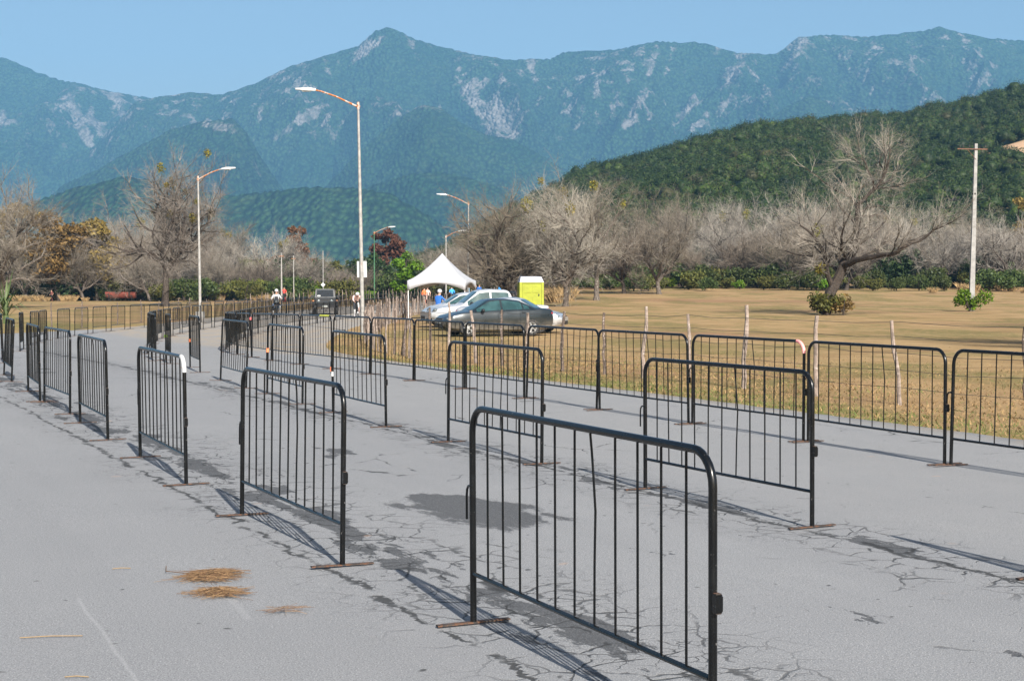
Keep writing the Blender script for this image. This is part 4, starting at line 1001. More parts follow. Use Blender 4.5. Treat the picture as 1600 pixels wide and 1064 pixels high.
def car(name,label,loc,rz,paint,st,wx,r,wy,screens,wins,heads,tails,L,glass=None,bed=None,roofx=None,handles=(),mir=None,plate=True):
    glass=glass or M_GLASS
    root=thing(name,label,'pickup' if bed else 'car',loc,rz); lf=Loft(st)
    b=lf.body().build('body',paint,root); cs=[]
    for x in wx:
        for s in (-1,1):
            m=MB(); m.lathe([(r*1.13,-.16),(r*1.13,.16)],26,'y',(0,0,0)); m.v=[(p[0]+x,p[1]+s*wy,p[2]+r*1.02) for p in m.v]; cs.append(m.mesh('c',paint))
    if bed: m=MB(); m.box(bed[0],bed[1]); cs.append(m.mesh('c',paint))
    cut(b,cs); b.data.polygons.foreach_set('use_smooth',[True]*len(b.data.polygons))
    try: b.data.set_sharp_from_angle(angle=R(32))
    except Exception: pass
    m=MB(); m.box(((wx[0]+wx[1])/2,0,r*1.05),(abs(wx[0]-wx[1])+.9,wy*1.45,.34)); m.build('underbody',M_TRIM,root)
    for x in wx:
        for s in (-1,1): wheel(root,x,s*wy,r,.215,r*.66,5,s)
    for nm,xa,xb in screens: lf.screen(xa,xb).build(nm,glass,root)
    for xa,xb,v0,v1 in wins:
        for s in (-1,1):
            lf.window(xa,xb,v0,v1,s).build('window',glass,root)
    for nm,ms,m_ in (('headlight',heads,M_CLEAR),('tail_light',tails,M_RED)):
        x,z,yy,dx,dz,dy=ms
        for s in (-1,1):
            m=MB(); m.ball((x,s*yy,z),(dx,dy,dz),8); m.build(nm,m_,root)
    for x,z in handles:
        w=lf.par(x)[0]
        for s in (-1,1): m=MB(); m.tube([(x-.09,s*(w*.985),z),(x-.07,s*(w+.025),z),(x+.07,s*(w+.025),z),(x+.09,s*(w*.985),z)],.011,6); m.build('door_handle',M_TRIM if paint is not M_WHT else M_TRIM,root)
    if mir:
        x,z=mir; w=lf.par(x)[0]
        for s in (-1,1): m=MB(); m.ball((x,s*(w+.09),z),(.07,.11,.075),8); m.tube([(x,s*w*.93,z-.03),(x,s*(w+.05),z-.02)],.02,6); m.build('side_mirror',M_TRIM,root)
    # door gaps and bumpers
    m=MB()
    for x in handles and [h[0]+.14 for h in handles] or []:
        for s in (-1,1):
            w=lf.par(x)[0]; q=lf.sec(x)
            m.tube([(x,s*(q[2][0]+.001),q[2][1]+.05),(x,s*(q[3][0]+.001),q[3][1]),(x,s*(q[4][0]+.001),q[4][1])],.006,4)
    if m.v: m.build('door_gap',M_TRIM,root)
    if plate:
        for x in (lf.x0-.008,lf.x1+.008): m=MB(); m.box((x,0,.62 if x<0 else .45),(.012,.34,.15)); m.build('number_plate',M_PLATE,root,False)
    m=MB(); m.box((lf.x1-.03,0,.42),(.10,.9,.16)); m.box((lf.x1-.05,0,.66),(.08,.75,.09)); m.build('grille',M_TRIM,root,False)
    return root
M_GREY=carpaint('dark grey metallic paint',(.013,.019,.022),.2,.26); M_SILV=carpaint('silver paint',(.50,.51,.52),.6,.3); M_WHT=carpaint('white paint',(.35,.36,.375),0,.3); M_BLKP=carpaint('black car paint',(.007,.009,.011),.1,.35)
#   x, half width, sill, belt, top, top half width, edge drop   (front = +x)
SED=[(-2.27,.70,.42,.93,.98,.62,.03),(-2.18,.80,.30,1.02,1.07,.70,.03),(-1.75,.85,.22,1.04,1.10,.72,.03),(-1.45,.865,.19,1.03,1.14,.66,.04),(-.85,.875,.18,1.00,1.40,.555,.05),(-.35,.878,.18,.98,1.47,.56,.05),(.10,.878,.18,.965,1.475,.565,.05),(.42,.875,.18,.95,1.43,.58,.05),(1.18,.87,.19,.93,1.00,.70,.05),(1.55,.86,.21,.90,.95,.70,.05),(2.0,.82,.25,.80,.84,.68,.05),(2.2,.72,.34,.68,.73,.60,.04),(2.28,.60,.42,.60,.64,.52,.03)]
def ground_at(px,Y): p=at(px,470,Y); return (p.x,p.y,gz(p.x,p.y)-.03)
SW=dict(wx=(1.36,-1.30),r=.325,wy=.765)
car('sedan_car','dark grey sedan parked side on behind the wooden fence posts',ground_at(771,60.2),R(180+21),M_GREY,SED,screens=[('windshield',.50,1.12),('rear_window',-1.40,-.90)],wins=[(-.02,.98,.10,.90),(-.92,-.10,.10,.90),(-1.22,-.98,.12,.8)],heads=(2.08,.66,.62,.12,.085,.16),tails=(-2.17,.88,.66,.09,.13,.12),L=4.5,handles=[(-.02,.90),(-.95,.93)],mir=(.78,1.0),**SW)
car('sedan_car','silver sedan facing right, mostly hidden behind the dark grey sedan',ground_at(800,63.6),R(-14),M_SILV,SED,screens=[('windshield',.50,1.12),('rear_window',-1.40,-.90)],wins=[(-.02,.98,.10,.90),(-.92,-.10,.10,.90),(-1.22,-.98,.12,.8)],heads=(2.08,.66,.62,.12,.085,.16),tails=(-2.17,.88,.66,.09,.13,.12),L=4.5,handles=[(-.02,.90),(-.95,.93)],mir=(.78,1.0),**SW)
PIC=[(-2.62,.84,.50,1.02,1.04,.80,.02),(-2.56,.88,.42,1.06,1.08,.84,.02),(-1.10,.90,.36,1.08,1.10,.85,.02),(-1.03,.90,.36,1.08,1.12,.80,.02),(-.98,.90,.36,1.08,1.62,.66,.05),(-.80,.90,.36,1.08,1.76,.63,.06),(.0,.90,.36,1.06,1.79,.635,.06),(.5,.90,.36,1.05,1.74,.65,.06),(1.25,.895,.37,1.04,1.14,.76,.06),(1.7,.885,.40,1.02,1.09,.78,.06),(2.3,.86,.44,.94,.99,.76,.06),(2.52,.80,.50,.82,.88,.70,.04),(2.62,.70,.52,.72,.76,.62,.03)]
pk=car('pickup_truck','white double cab pickup parked behind the grey sedan, red tail lamp at right',ground_at(760,67.2),R(180+14),M_WHT,PIC,wx=(1.62,-1.52),r=.37,wy=.79,screens=[('windshield',.58,1.18),('rear_window',-1.0,-.93)],wins=[(.02,1.02,.12,.88),(-.84,-.06,.12,.88)],heads=(2.44,.86,.68,.12,.10,.16),tails=(-2.55,.90,.77,.10,.16,.10),L=5.2,bed=((-1.83,0,1.0),(1.36,1.5,.5)),handles=[(.05,.98),(-.82,1.0)],mir=(.88,1.16))
m=MB(); m.tube([(-1.16,-.72,1.05),(-1.16,-.70,1.55),(-1.16,-.60,1.64),(-1.16,.60,1.64),(-1.16,.70,1.55),(-1.16,.72,1.05)],.04,8); m.build('roll_bar',M_TRIM,pk)
HAT=[(-2.05,.74,.42,.98,1.04,.62,.03),(-1.98,.82,.32,1.06,1.20,.60,.05),(-1.65,.86,.24,1.06,1.46,.54,.06),(-1.0,.88,.20,1.03,1.58,.56,.06),(-.3,.885,.19,1.0,1.62,.57,.06),(.2,.885,.19,.98,1.60,.575,.06),(.5,.88,.19,.97,1.54,.585,.06),(1.22,.87,.20,.97,1.08,.70,.05),(1.7,.85,.24,.92,.98,.70,.05),(2.0,.80,.30,.80,.85,.66,.05),(2.15,.68,.38,.66,.70,.58,.03)]
car('hatchback_car','white hatchback parked furthest back, nose left, by the rider in blue',ground_at(731,71.5),R(180+14),M_WHT,HAT,wx=(1.3,-1.25),r=.33,wy=.77,screens=[('windshield',.58,1.15),('rear_window',-1.93,-1.7)],wins=[(-.02,1.02,.10,.90),(-1.0,-.10,.10,.90),(-1.5,-1.06,.12,.8)],heads=(2.0,.70,.62,.10,.09,.16),tails=(-1.97,.95,.68,.08,.14,.10),L=4.2,handles=[(-.02,.92),(-1.0,.95)],mir=(.8,1.05))
# boxy black car coming along the far road
p=at(508,486,101); j=thing('offroad_car','black boxy off-road car driving towards us between the far barriers','car',(p.x,p.y,gz(p.x,p.y)+.004),R(-90+7))
m=MB(); m.prism([(-1.95,.62),(1.9,.62),(1.95,.78),(1.92,1.12),(.62,1.2),(-1.95,1.2)],-.66,.66); m.prism([(-1.95,.62),(.60,.62),(.60,1.19),(-1.95,1.19)],-.78,.78); m.build('body',M_BLKP,j,False)
m=MB(); vs=[]
m.add([(-1.9,-.76,1.2),(-1.9,.76,1.2),(.62,.76,1.2),(.62,-.76,1.2),(-1.82,-.68,1.82),(-1.82,.68,1.82),(.34,.68,1.82),(.34,-.68,1.82)],[(0,1,2,3),(4,7,6,5),(0,4,5,1),(2,6,7,3),(1,5,6,2),(0,3,7,4)]); m.build('cabin',M_BLKP,j,False)
m=MB(); m.add([(.61,-.62,1.27),(.61,.62,1.27),(.375,.58,1.76),(.375,-.58,1.76)],[(0,1,2,3)]); m.build('windshield',M_GLASSD,j,False)
for s in (-1,1):
    for xa,xb in ((-.25,.35),(-1.0,-.35),(-1.75,-1.1)):
        m=MB(); m.add([(xa,s*.758,1.27),(xb,s*.758,1.27),(min(xb,.28),s*.70,1.74),(xa,s*.70,1.74)],[(0,1,2,3)]); m.build('window',M_GLASSD,j,False)
m=MB(); m.box((1.965,0,.92),(.05,1.26,.44)); m.build('front_panel',M_BLKP,j,False)
m=MB()
for k in range(7): m.box((2.0,(k-3)*.085,.93),(.03,.045,.30))
m.build('grille',M_TRIM,j,False)
for s in (-1,1):
    m=MB(); m.lathe([(.10,1.985),(.10,2.015),(.06,2.04),(.001,2.045)],16,'x',(0,s*.46,.98)); m.build('headlight',M_CLEAR,j)
    m=MB(); m.ball((1.75,s*.86,.98),(.05,.09,.07),8); m.build('indicator',mat('amber lens',(.25,.10,.03),.2),j)
    m=MB(); m.box((.55,s*.95,1.28),(.06,.14,.2)); m.tube([(.5,s*.78,1.22),(.55,s*.9,1.25)],.02,5); m.build('side_mirror',M_TRIM,j,False)
    for x in (1.32,-1.32):
        wheel(j,x,s*.80,.41,.28,.21,6,s,M_TRIM)
        m=MB(); m.tube([(x-.56,s*.80,.62),(x-.44,s*.80,.86),(x-.2,s*.80,.96),(x+.2,s*.80,.96),(x+.44,s*.80,.86),(x+.56,s*.80,.62)],.075,8); m.v=[(a,b_*1.0+ (s*.06),c) for a,b_,c in m.v]; m.build('fender',M_TRIM,j)
m=MB(); m.box((2.12,0,.60),(.16,1.5,.17)); m.build('bumper',M_TRIM,j,False)
m=MB(); m.box((2.21,0,.60),(.01,.36,.13)); m.build('number_plate',M_PLATE,j,False)
m=MB(); m.box((.60,-.45,1.33),(.02,.22,.10),Matrix.Rotation(R(-25),3,'Y')); m.build('sticker',M_PLATE,j,False)

j.scale=(.9,.9,.92)
# ------------------------------------------------------------------ posts, lamps, tent, toilets
M_GALV=mat('grey galvanised pole',(.29,.28,.265),.65,.1,.2,5,(.28,.11,.04),.62,3.0)
M_RUSTY=mat('rusted lamp arm',(.40,.34,.30),.7,.2,.25,6,(.36,.13,.04),.46,5)
M_GREENP=mat('green painted pole',(.045,.13,.065),.5,0,.15,3,(.2,.22,.2),.68,5)
M_HEAD=mat('lamp head alloy',(.38,.39,.39),.5,.3,.12,6); M_LENS=mat('lamp lens',(.55,.57,.55),.2,0,.1,8)
M_CONC=mat('concrete',(.27,.265,.255),.85,0,.2,4,(.26,.25,.24),.62,16)
M_WOODP=mat('weathered post wood',(.235,.185,.155),.9,0,.4,9,(.40,.355,.32),.58,18)
M_WOODD=mat('dark post wood',(.11,.082,.066),.9,0,.4,9,(.36,.30,.27),.58,18)
M_WIRE=mat('dull fence wire',(.10,.095,.09),.6,.6,.2,20)
M_BOARD=mat('white sign board',(.46,.47,.48),.5,0,.05,3)
def street_lamp(x,y,h,arm,ang,label,pole=M_GALV,r=.075,lean=0.0,base=True,tilt=.30):
    t=thing('street_lamp',label,'street lamp',(x,y,gz(x,y)-.02)); t.rotation_euler=(0,R(lean),ang)
    m=MB(); m.tube([(0,0,.0),(0,0,h*.5),(0,0,h)],[r*1.15,r*.95,r*.62],12); m.build('pole',pole,t)
    if base: m=MB(); m.box((0,0,.16),(.5,.5,.46)); m.build('base',M_CONC,t,False)
    m=MB(); m.tube([(-.08,0,h-.14),(.06,0,h-.12),(arm*.5,0,h+arm*tilt*.55),(arm*.86,0,h+arm*tilt),(arm,0,h+arm*tilt*1.1)],[.045,.042,.036,.032,.03],8); m.tube([(0,0,h-.24),(0,0,h+.05)],r*.8,10); m.build('arm',M_RUSTY,t)
    z=h+arm*tilt*1.1; m=MB(); m.add([(arm-.05,-.07,z-.03),(arm-.05,.07,z-.03),(arm-.05,.05,z+.05),(arm-.05,-.05,z+.05),(arm+.25,-.16,z-.03),(arm+.25,.16,z-.03),(arm+.25,.10,z+.11),(arm+.25,-.10,z+.11),(arm+.78,-.11,z+.03),(arm+.78,.11,z+.03),(arm+.78,.06,z+.10),(arm+.78,-.06,z+.10)],
      [(0,1,2,3),(0,4,5,1),(1,5,6,2),(2,6,7,3),(3,7,4,0),(4,8,9,5),(5,9,10,6),(6,10,11,7),(7,11,8,4),(8,11,10,9)]); hd=m.build('lamp_head',M_HEAD,t)
    m=MB(); m.box((arm+.34,0,z-.035),(.34,.19,.03)); m.build('lens',M_LENS,hd,False); return t
p=at(567,500,62); lm=street_lamp(p.x,p.y,9.36,1.78,R(180-10),'tall grey street lamp with rusty arm and white sign board at mid height',lean=0,base=False)
lm.rotation_euler=(0,R(1.0),R(176)) 
m=MB(); m.box((0,.085,2.62),(.40,.02,.66)); m.build('sign_board',M_BOARD,lm,False); lm.children[-1].location=(0,-.17,0)
p=at(313,495,90); street_lamp(p.x,p.y,8.35,1.42,R(6),'street lamp on the left with arm to the right and white concrete base',lean=-.5)
p=at(731,460,120); street_lamp(p.x,p.y,8.35,1.75,R(176),'street lamp standing right behind the tent peak, arm to the left',lean=-.4)
p=at(585,460,178); street_lamp(p.x,p.y,8.2,1.7,R(4),'green street lamp pole in the distance right of the tall grey lamp',pole=M_GREENP,base=False)
p=at(697,460,150); street_lamp(p.x,p.y,6.8,1.3,R(8),'thin distant lamp pole straight behind the tent peak',base=False)
# concrete power pole on the right
p=at(1518,472,96); t=thing('power_pole','grey concrete power pole with rusty crossarm rising from a green bush','power pole',(p.x,p.y,gz(p.x,p.y)-.1)); t.rotation_euler=(0,R(.9),0)
m=MB(); m.prism([(-.165,0),(.165,0),(.085,10.6),(-.085,10.6)],-.11,.11); m.build('pole',M_CONC,t,False)
m=MB(); m.box((-.25,-.145,10.25),(1.9,.05,.06)); m.tube([(0,-.12,9.6),(-.55,-.14,10.2)],.018,5); ca=m.build('crossarm',mat('rust brown steel',(.15,.07,.045),.8,.1,.3,6),t,False)
for x in (-1.05,-.85,-.45,.55):
    m=MB(); m.lathe([(.015,10.29),(.02,10.36),(.045,10.38),(.035,10.43),(.055,10.45),(.02,10.52)],10,'z',(x,-.145,0)); m.build('insulator',M_TRIM,ca)
m=MB(); m.lathe([(.155,7.4),(.155,7.5)],4,'z'); m.build('band',M_TRIM,t)
# thin poles far off
for px,Y,h,lab,sg in [(440,150,5.2,'thin grey pole left of the black off-road car, thicker of two',0),(459,175,5.4,'thinner grey pole right beside another left of the off-road car',0),(505,190,6.3,'thin pole with a white diamond sign above the off-road car',1)]:
    p=at(px,465,Y); t=thing('sign_pole' if sg else 'utility_pole',lab,'pole',(p.x,p.y,gz(p.x,p.y)-.05)); m=MB(); m.tube([(0,0,0),(0,0,h)],[.10 if px==440 else .06,.05],8); m.build('pole',M_GALV,t)
    if sg: m=MB(); m.box((0,-.08,2.05),(.42,.015,.42),Matrix.Rotation(R(45),3,'Y')); m.build('diamond_sign',M_BOARD,t,False)
    else: m=MB(); m.box((0,-.08,h-.35),(.5,.05,.06)); m.build('crossarm',M_RUSTY,t,False)
# fences: one thing each, posts are parts
rf=random.Random(12)
def post_mesh(h,r,m,crook):
    q=MB(); pts=[(0,0,-.3)]; rs=[r*1.05]; x=y=0
    for i in range(1,7):
        x+=rf.gauss(0,crook); y+=rf.gauss(0,crook); pts.append((x,y,h*i/6)); rs.append(r*(1.05-.28*i/6)*rf.uniform(.88,1.12))
    q.tube(pts,rs,7); return q.mesh('post',m)
posts=[post_mesh(1.38,.040,M_WOODP,.014) for _ in range(5)]+[post_mesh(1.30,.036,M_WOODD,.018) for _ in range(3)]
stakes=[post_mesh(rf.uniform(1.25,1.65),.038,M_WOODP if k<6 else M_WOODD,.022) for k in range(11)]
def fence(label,locs,kinds,cat,wires,mw,sc_=(.9,1.1)):
    c=locs[len(locs)//2]; c0=Vector((c[0],c[1],gz(*c))); t=thing('wooden_fence',label,cat,c0)
    for (x,y) in locs:
        o=link('post',rf.choice(kinds),t); o.location=(x-c0.x,y-c0.y,gz(x,y)-.05-c0.z); s_=rf.uniform(*sc_); o.scale=(s_*rf.uniform(.85,1.2),s_*rf.uniform(.85,1.2),s_); o.rotation_euler=(R(rf.gauss(0,2.2)),R(rf.gauss(0,2.2)),rf.uniform(0,6.28))
    for h in wires:
        m=MB(); pts=[]
        for i,(x,y) in enumerate(locs):
            pts.append((x-c0.x,y-c0.y,gz(x,y)-c0.z+h+rf.gauss(0,.012)))
            if i+1<len(locs):
                x2,y2=locs[i+1]; pts.append(((x+x2)/2-c0.x,(y+y2)/2-c0.y,(gz(x,y)+gz(x2,y2))/2-c0.z+h-.02))
        m.tube(pts,.0042,4); m.build('wire',mw,t)
    return t
def ln(t,s0=15.2): return (NX*s0+UX*t, NY*s0+UY*t)
near=[ln(t) for t in (9.0,11.6,15.6,18.2,20.3,22.4,24.2,25.9,27.5,29.3,31.2,32.5,34.0,35.6,36.9,38.4)]
fence('crooked wooden post and wire fence along the right verge, running to the parked cars',near,posts,'fence',(.22,.48,.74,.98,1.2),M_WIRE)
FP=[(-2.9,42.2),(-4.2,47),(-5.1,53),(-5.7,60),(-6.05,70),(-6.3,80),(-6.45,92),(-5.9,110),(-4.0,130),(-.2,155),(7,190)]
D=spline(FP,.02); dl=np.r_[0,np.cumsum(np.linalg.norm(np.diff(D,axis=0),axis=1))]
def take(a,b,n,j): 
    q=np.linspace(a,b,n)+np.array([rf.uniform(-j,j) for _ in range(n)]); q=np.clip(q,0,dl[-1]); return [(float(np.interp(v,dl,D[:,0]))+rf.gauss(0,.05),float(np.interp(v,dl,D[:,1]))) for v in q]
fence('dense fence of crooked wooden stakes by the tall street lamp and tent',take(0.5,54,74,.35),stakes,'fence',(.45,1.0),M_WIRE,(.72,.95))
fence('distant close set stake fence behind the tent and cars',take(54.6,dl[-1]-1,98,.25),stakes,'fence',(.45,1.0),M_WIRE,(.75,.98))
FQ=[(-25.5,50),(-22.5,60),(-20.4,70),(-19.9,82),(-19.8,96),(-19.2,115),(-17.6,138),(-14,165),(-8,195),(2,225)]
D=spline(FQ,.02); dl=np.r_[0,np.cumsum(np.linalg.norm(np.diff(D,axis=0),axis=1))]
fence('sparse post fence along the left field behind the barriers',take(.5,62,15,.8),posts[5:],'fence',(.5,.9),M_WIRE,(.8,.95))
fence('far stake fence on the outer side of the distant road',take(64,dl[-1]-1,90,.3),stakes,'fence',(.5,1.0),M_WIRE,(.85,1.1))
# white frame tent
M_CANV=mat('white tent fabric',(.39,.395,.415),.7,0,.04,1.5); M_TUBE=mat('white tent pole',(.66,.66,.66),.4,.3)
p=at(691,480,88); tx,ty=p.x,p.y; t=thing('frame_tent','white peaked frame tent with arched valance beside the parked cars','tent',(tx,ty,gz(tx,ty)),R(-9))
hw=1.68; ev=2.14; pk_=3.72; m=MB(); N=24; vs=[];fs=[]
for i in range(N+1):
    for k in range(N+1):
        x=(i/N*2-1);y=(k/N*2-1); q=max(abs(x),abs(y)); z=ev+(pk_-ev)*((1-q)**1.35*.72+(1-q)*.28)-.05*math.sin(math.pi*q)*(1-abs(abs(x)-abs(y)))
        vs.append((x*hw,y*hw,z))
for i in range(N):
    for k in range(N): fs.append((i*(N+1)+k,(i+1)*(N+1)+k,(i+1)*(N+1)+k+1,i*(N+1)+k+1))
m.add(vs,fs)
for a in range(4):
    rot=Matrix.Rotation(a*math.pi/2,3,'Z'); vs=[]
    for i in range(21):
        x=-1+2*i/20; dr=.16+.42*abs(x)**1.8; 
        for q in (0,1): vs.append(rot@Vector((x*hw,-hw-.012,ev-dr*q)))
    m.add(vs,[(2*i,2*i+2,2*i+3,2*i+1) for i in range(20)])
cn=m.build('canopy',M_CANV,t)
sd=cn.modifiers.new('thick','SOLIDIFY'); sd.thickness=.008; sd.offset=0
for x in (-1,1):
    for y in (-1,1): m=MB(); m.tube([(x*(hw-.04),y*(hw-.04),0),(x*(hw-.04),y*(hw-.04),ev)],.03,8); m.box((x*(hw-.04),y*(hw-.04),.008),(.14,.14,.014)); m.build('leg',M_TUBE,t)
m=MB(); m.tube([(0,0,ev),(0,0,pk_-.02)],.03,8); 
for x,y in ((1,1),(-1,1),(1,-1),(-1,-1)): m.tube([(x*(hw-.06),y*(hw-.06),ev-.05),(0,0,ev+.1)],.018,6)
m.build('roof_frame',M_TUBE,t)
# toilets
M_YEL=mat('lime yellow plastic',(.27,.30,.014),.55,0,.1,3,(.36,.38,.03),.7,6); M_ROOFW=mat('translucent white roof plastic',(.42,.43,.47),.5,0,.08,4)
def toilet(px,Y,label,rz):
    p=at(px,470,Y); t=thing('portable_toilet',label,'toilet',(p.x,p.y,gz(p.x,p.y)-.06),rz)
    m=MB(); m.box((0,0,.07),(1.12,1.16,.14)); m.build('skid',M_TRIM,t,False)
    m=MB(); m.box((0,0,1.03),(1.08,1.1,1.78)); 
    for s in (-1,1):
        for q in (-1,1): m.box((s*.53,q*.54,1.03),(.10,.10,1.80))
    m.box((0,-.56,1.86),(1.0,.03,.06)); m.box((0,-.56,.2),(1.0,.03,.08)); m.build('cabin',M_YEL,t,False)
    m=MB(); m.box((0,-.565,.98),(.86,.03,1.62)); m.box((-.2,-.588,1.45),(.34,.012,.5)); m.box((.2,-.588,1.45),(.34,.012,.5)); m.box((-.2,-.588,.62),(.34,.012,.6)); m.box((.2,-.588,.62),(.34,.012,.6)); d=m.build('door',M_YEL,t,False)
    m=MB(); m.box((.34,-.60,1.05),(.05,.03,.14)); m.build('latch',M_TRIM,d,False)
    m=MB(); m.add([(-.58,-.6,1.925),(.58,-.6,1.925),(.58,.6,1.925),(-.58,.6,1.925),(-.56,-.58,2.0),(.56,-.58,2.0),(.56,.58,2.0),(-.56,.58,2.0),(-.50,-.30,2.30),(.50,-.30,2.30),(.50,.45,2.34),(-.50,.45,2.34)],[(0,3,2,1),(0,1,5,4),(1,2,6,5),(2,3,7,6),(3,0,4,7),(4,5,9,8),(5,6,10,9),(6,7,11,10),(7,4,8,11),(8,9,10,11)]); m.build('roof',M_ROOFW,t,False)
    m=MB(); m.tube([(-.42,.40,1.9),(-.42,.40,2.5)],.05,8); m.build('vent_pipe',M_TRIM,t); return t
t=toilet(829,106,'lime yellow portable toilet with white roof behind the pickup bed',R(5)); t.scale=(1.45,1.45,1.0)
toilet(861,178,'small distant yellow toilet with white top, left of a pair',0); toilet(869.5,172,'small distant yellow toilet with white top, right of a pair',0)
# rusty red trough on the left
p=at(189,468,188); t=thing('cattle_trough','rusty red and black trough standing before the left trees','trough',(p.x,p.y,gz(p.x,p.y)-.05),R(4))
M_TRO=mat('faded red steel',(.20,.05,.035),.75,.1,.3,2,(.04,.028,.024),.5,1.6); m=MB(); n=10; vs=[];fs=[]
for e in (-1.85,1.85):
    for k in range(n+1): a=math.pi+math.pi*k/n; vs.append((e,.55*math.cos(a),1.15+.75*math.sin(a)))
    for k in range(n+1): a=math.pi+math.pi*k/n; vs.append((e,.51*math.cos(a),1.15+.70*math.sin(a)))
W=2*(n+1)
for k in range(n): fs+= [(k,k+1,W+k+1,W+k),(n+1+k,W+n+1+k,W+n+2+k,n+2+k),(k,n+1+k,n+2+k,k+1),(W+k,W+k+1,W+n+2+k,W+n+1+k)]
fs+=[(0,W,W+n+1,n+1),(n,2*n+1,W+2*n+1,W+n)]
m.add(vs,fs)
for e in (-1.83,1.83): m.add([(e,.53*math.cos(math.pi+math.pi*k/n),1.15+.72*math.sin(math.pi+math.pi*k/n)) for k in range(n+1)],[tuple(range(n+1))])
m.build('tub',M_TRO,t)
for x in (-1.4,1.4):
    for y in (-.4,.4): m=MB(); m.tube([(x,y,0),(x,y*1.1,1.1)],.05,6); m.build('leg',M_TRIM,t)
# straw left on the road
def straw(px,py,rx,ry,n,seed,label,tail=False):
    rg=random.Random(seed); p=gp(px,py); o=MB(); z0=gz(p.x,p.y)
    for i in range(n):
        a=rg.uniform(0,6.28); q=rg.random()**.7; x=math.cos(a)*q*rx; y=math.sin(a)*q*ry; th=rg.gauss(0,.7); L=rg.uniform(.03,.13)*(1.6 if rg.random()<.1 else 1); h=.004+.03*(1-q)*rg.random()
        o.tube([(x-L*math.cos(th),y-L*math.sin(th),h),(x,y,h+rg.uniform(0,.018)),(x+L*math.cos(th),y+L*math.sin(th),h*.7+rg.uniform(0,.012))],.0010,3,0 if rg.random()<.45 else 1,False)
    if tail: o.tube([(-rx*.6,.03,.008),(-rx*1.5,.06,.012),(-rx*2.3,.13,.008),(-rx*2.6,.30,.006)],.0025,4,1,False)
    t=o.build('straw_clump',[mat('road straw',(.25,.155,.075),.85,0,.3,30),mat('brown straw',(.14,.078,.04),.85,0,.3,30)]); t.location=(p.x,p.y,z0+.004); tag(t,label,'straw')
straw(331,902,.125,.17,330,1,'larger clump of dry straw with a long stalk on the asphalt',True); straw(342,929,.105,.10,180,2,'smaller clump of dry straw just below the larger one'); straw(446,957,.02,.03,14,3,'tiny wisp of dry straw right of the two clumps')
# dead twigs and leaves scattered on the asphalt
rg=random.Random(8); lm_=MB()
for px,py,dx,dy in ((80,997,.14,.02),(190,890,.05,.01),(120,1060,.05,.0)):
    p=gp(px,py); lm_=MB(); lm_.tube([(-dx,-dy,.006),(0,.004,.009),(dx,dy,.006)],.0022,4); o=lm_.build('dry_stalk',M_STRAW); o.location=(p.x,p.y,gz(p.x,p.y)+.002); tag(o,{80:'long dry stalk lying near the bottom left corner',190:'short dry stalk lying left of the straw clumps',120:'short dry stalk at the very bottom left'}[px],'stalk')
# ------------------------------------------------------------------ people and two wheelers
M_SKIN=mat('skin',(.40,.24,.17),.6,0,.06,10); M_HAIR=mat('dark hair',(.02,.016,.013),.7)
cloth={}
def cl(name,c):
    if name not in cloth: cloth[name]=mat(name+' cloth',c,.85,0,.14,14)
    return cloth[name]
BLUE=cl('blue',(.02,.12,.42)); SKY=cl('bright blue',(.04,.30,.70)); DARK=cl('dark',(.02,.022,.03)); JEAN=cl('denim',(.06,.09,.15)); WHITE=cl('white',(.45,.45,.46)); ORANGE=cl('orange',(.75,.16,.05)); REDC=cl('red',(.60,.05,.04)); PALE=cl('pale pink',(.72,.50,.45)); BLACK=cl('black',(.012,.012,.014))
POSES={
 'stand':dict(pel=(0,0,.96),chest=(0,.0,1.30),neck=(0,-.01,1.47),head=(0,-.03,1.62),el=(.27,.02,1.14),ha=(.29,-.08,.90),kn=(.11,-.02,.52),an=(.12,.03,.09),toe=(.13,-.16,.04)),
 'ride':dict(pel=(0,.10,.86),chest=(0,.02,1.20),neck=(0,-.03,1.38),head=(0,-.07,1.53),el=(.32,-.16,1.05),ha=(.30,-.48,1.02),kn=(.22,-.28,.66),an=(.19,-.10,.30),toe=(.19,-.26,.24)),
 'cycle':dict(pel=(0,.24,.96),chest=(0,-.10,1.22),neck=(0,-.27,1.30),head=(0,-.40,1.36),el=(.24,-.34,1.06),ha=(.20,-.58,.98),kn=(.12,-.16,.66),an=(.11,.02,.32),toe=(.11,-.12,.28)),
 'walk':dict(pel=(0,0,.95),chest=(0,-.02,1.29),neck=(0,-.04,1.46),head=(0,-.07,1.61),el=(.27,.08,1.13),ha=(.27,-.10,.98),kn=(.10,-.12,.52),an=(.11,.06,.10),toe=(.11,-.11,.05))}
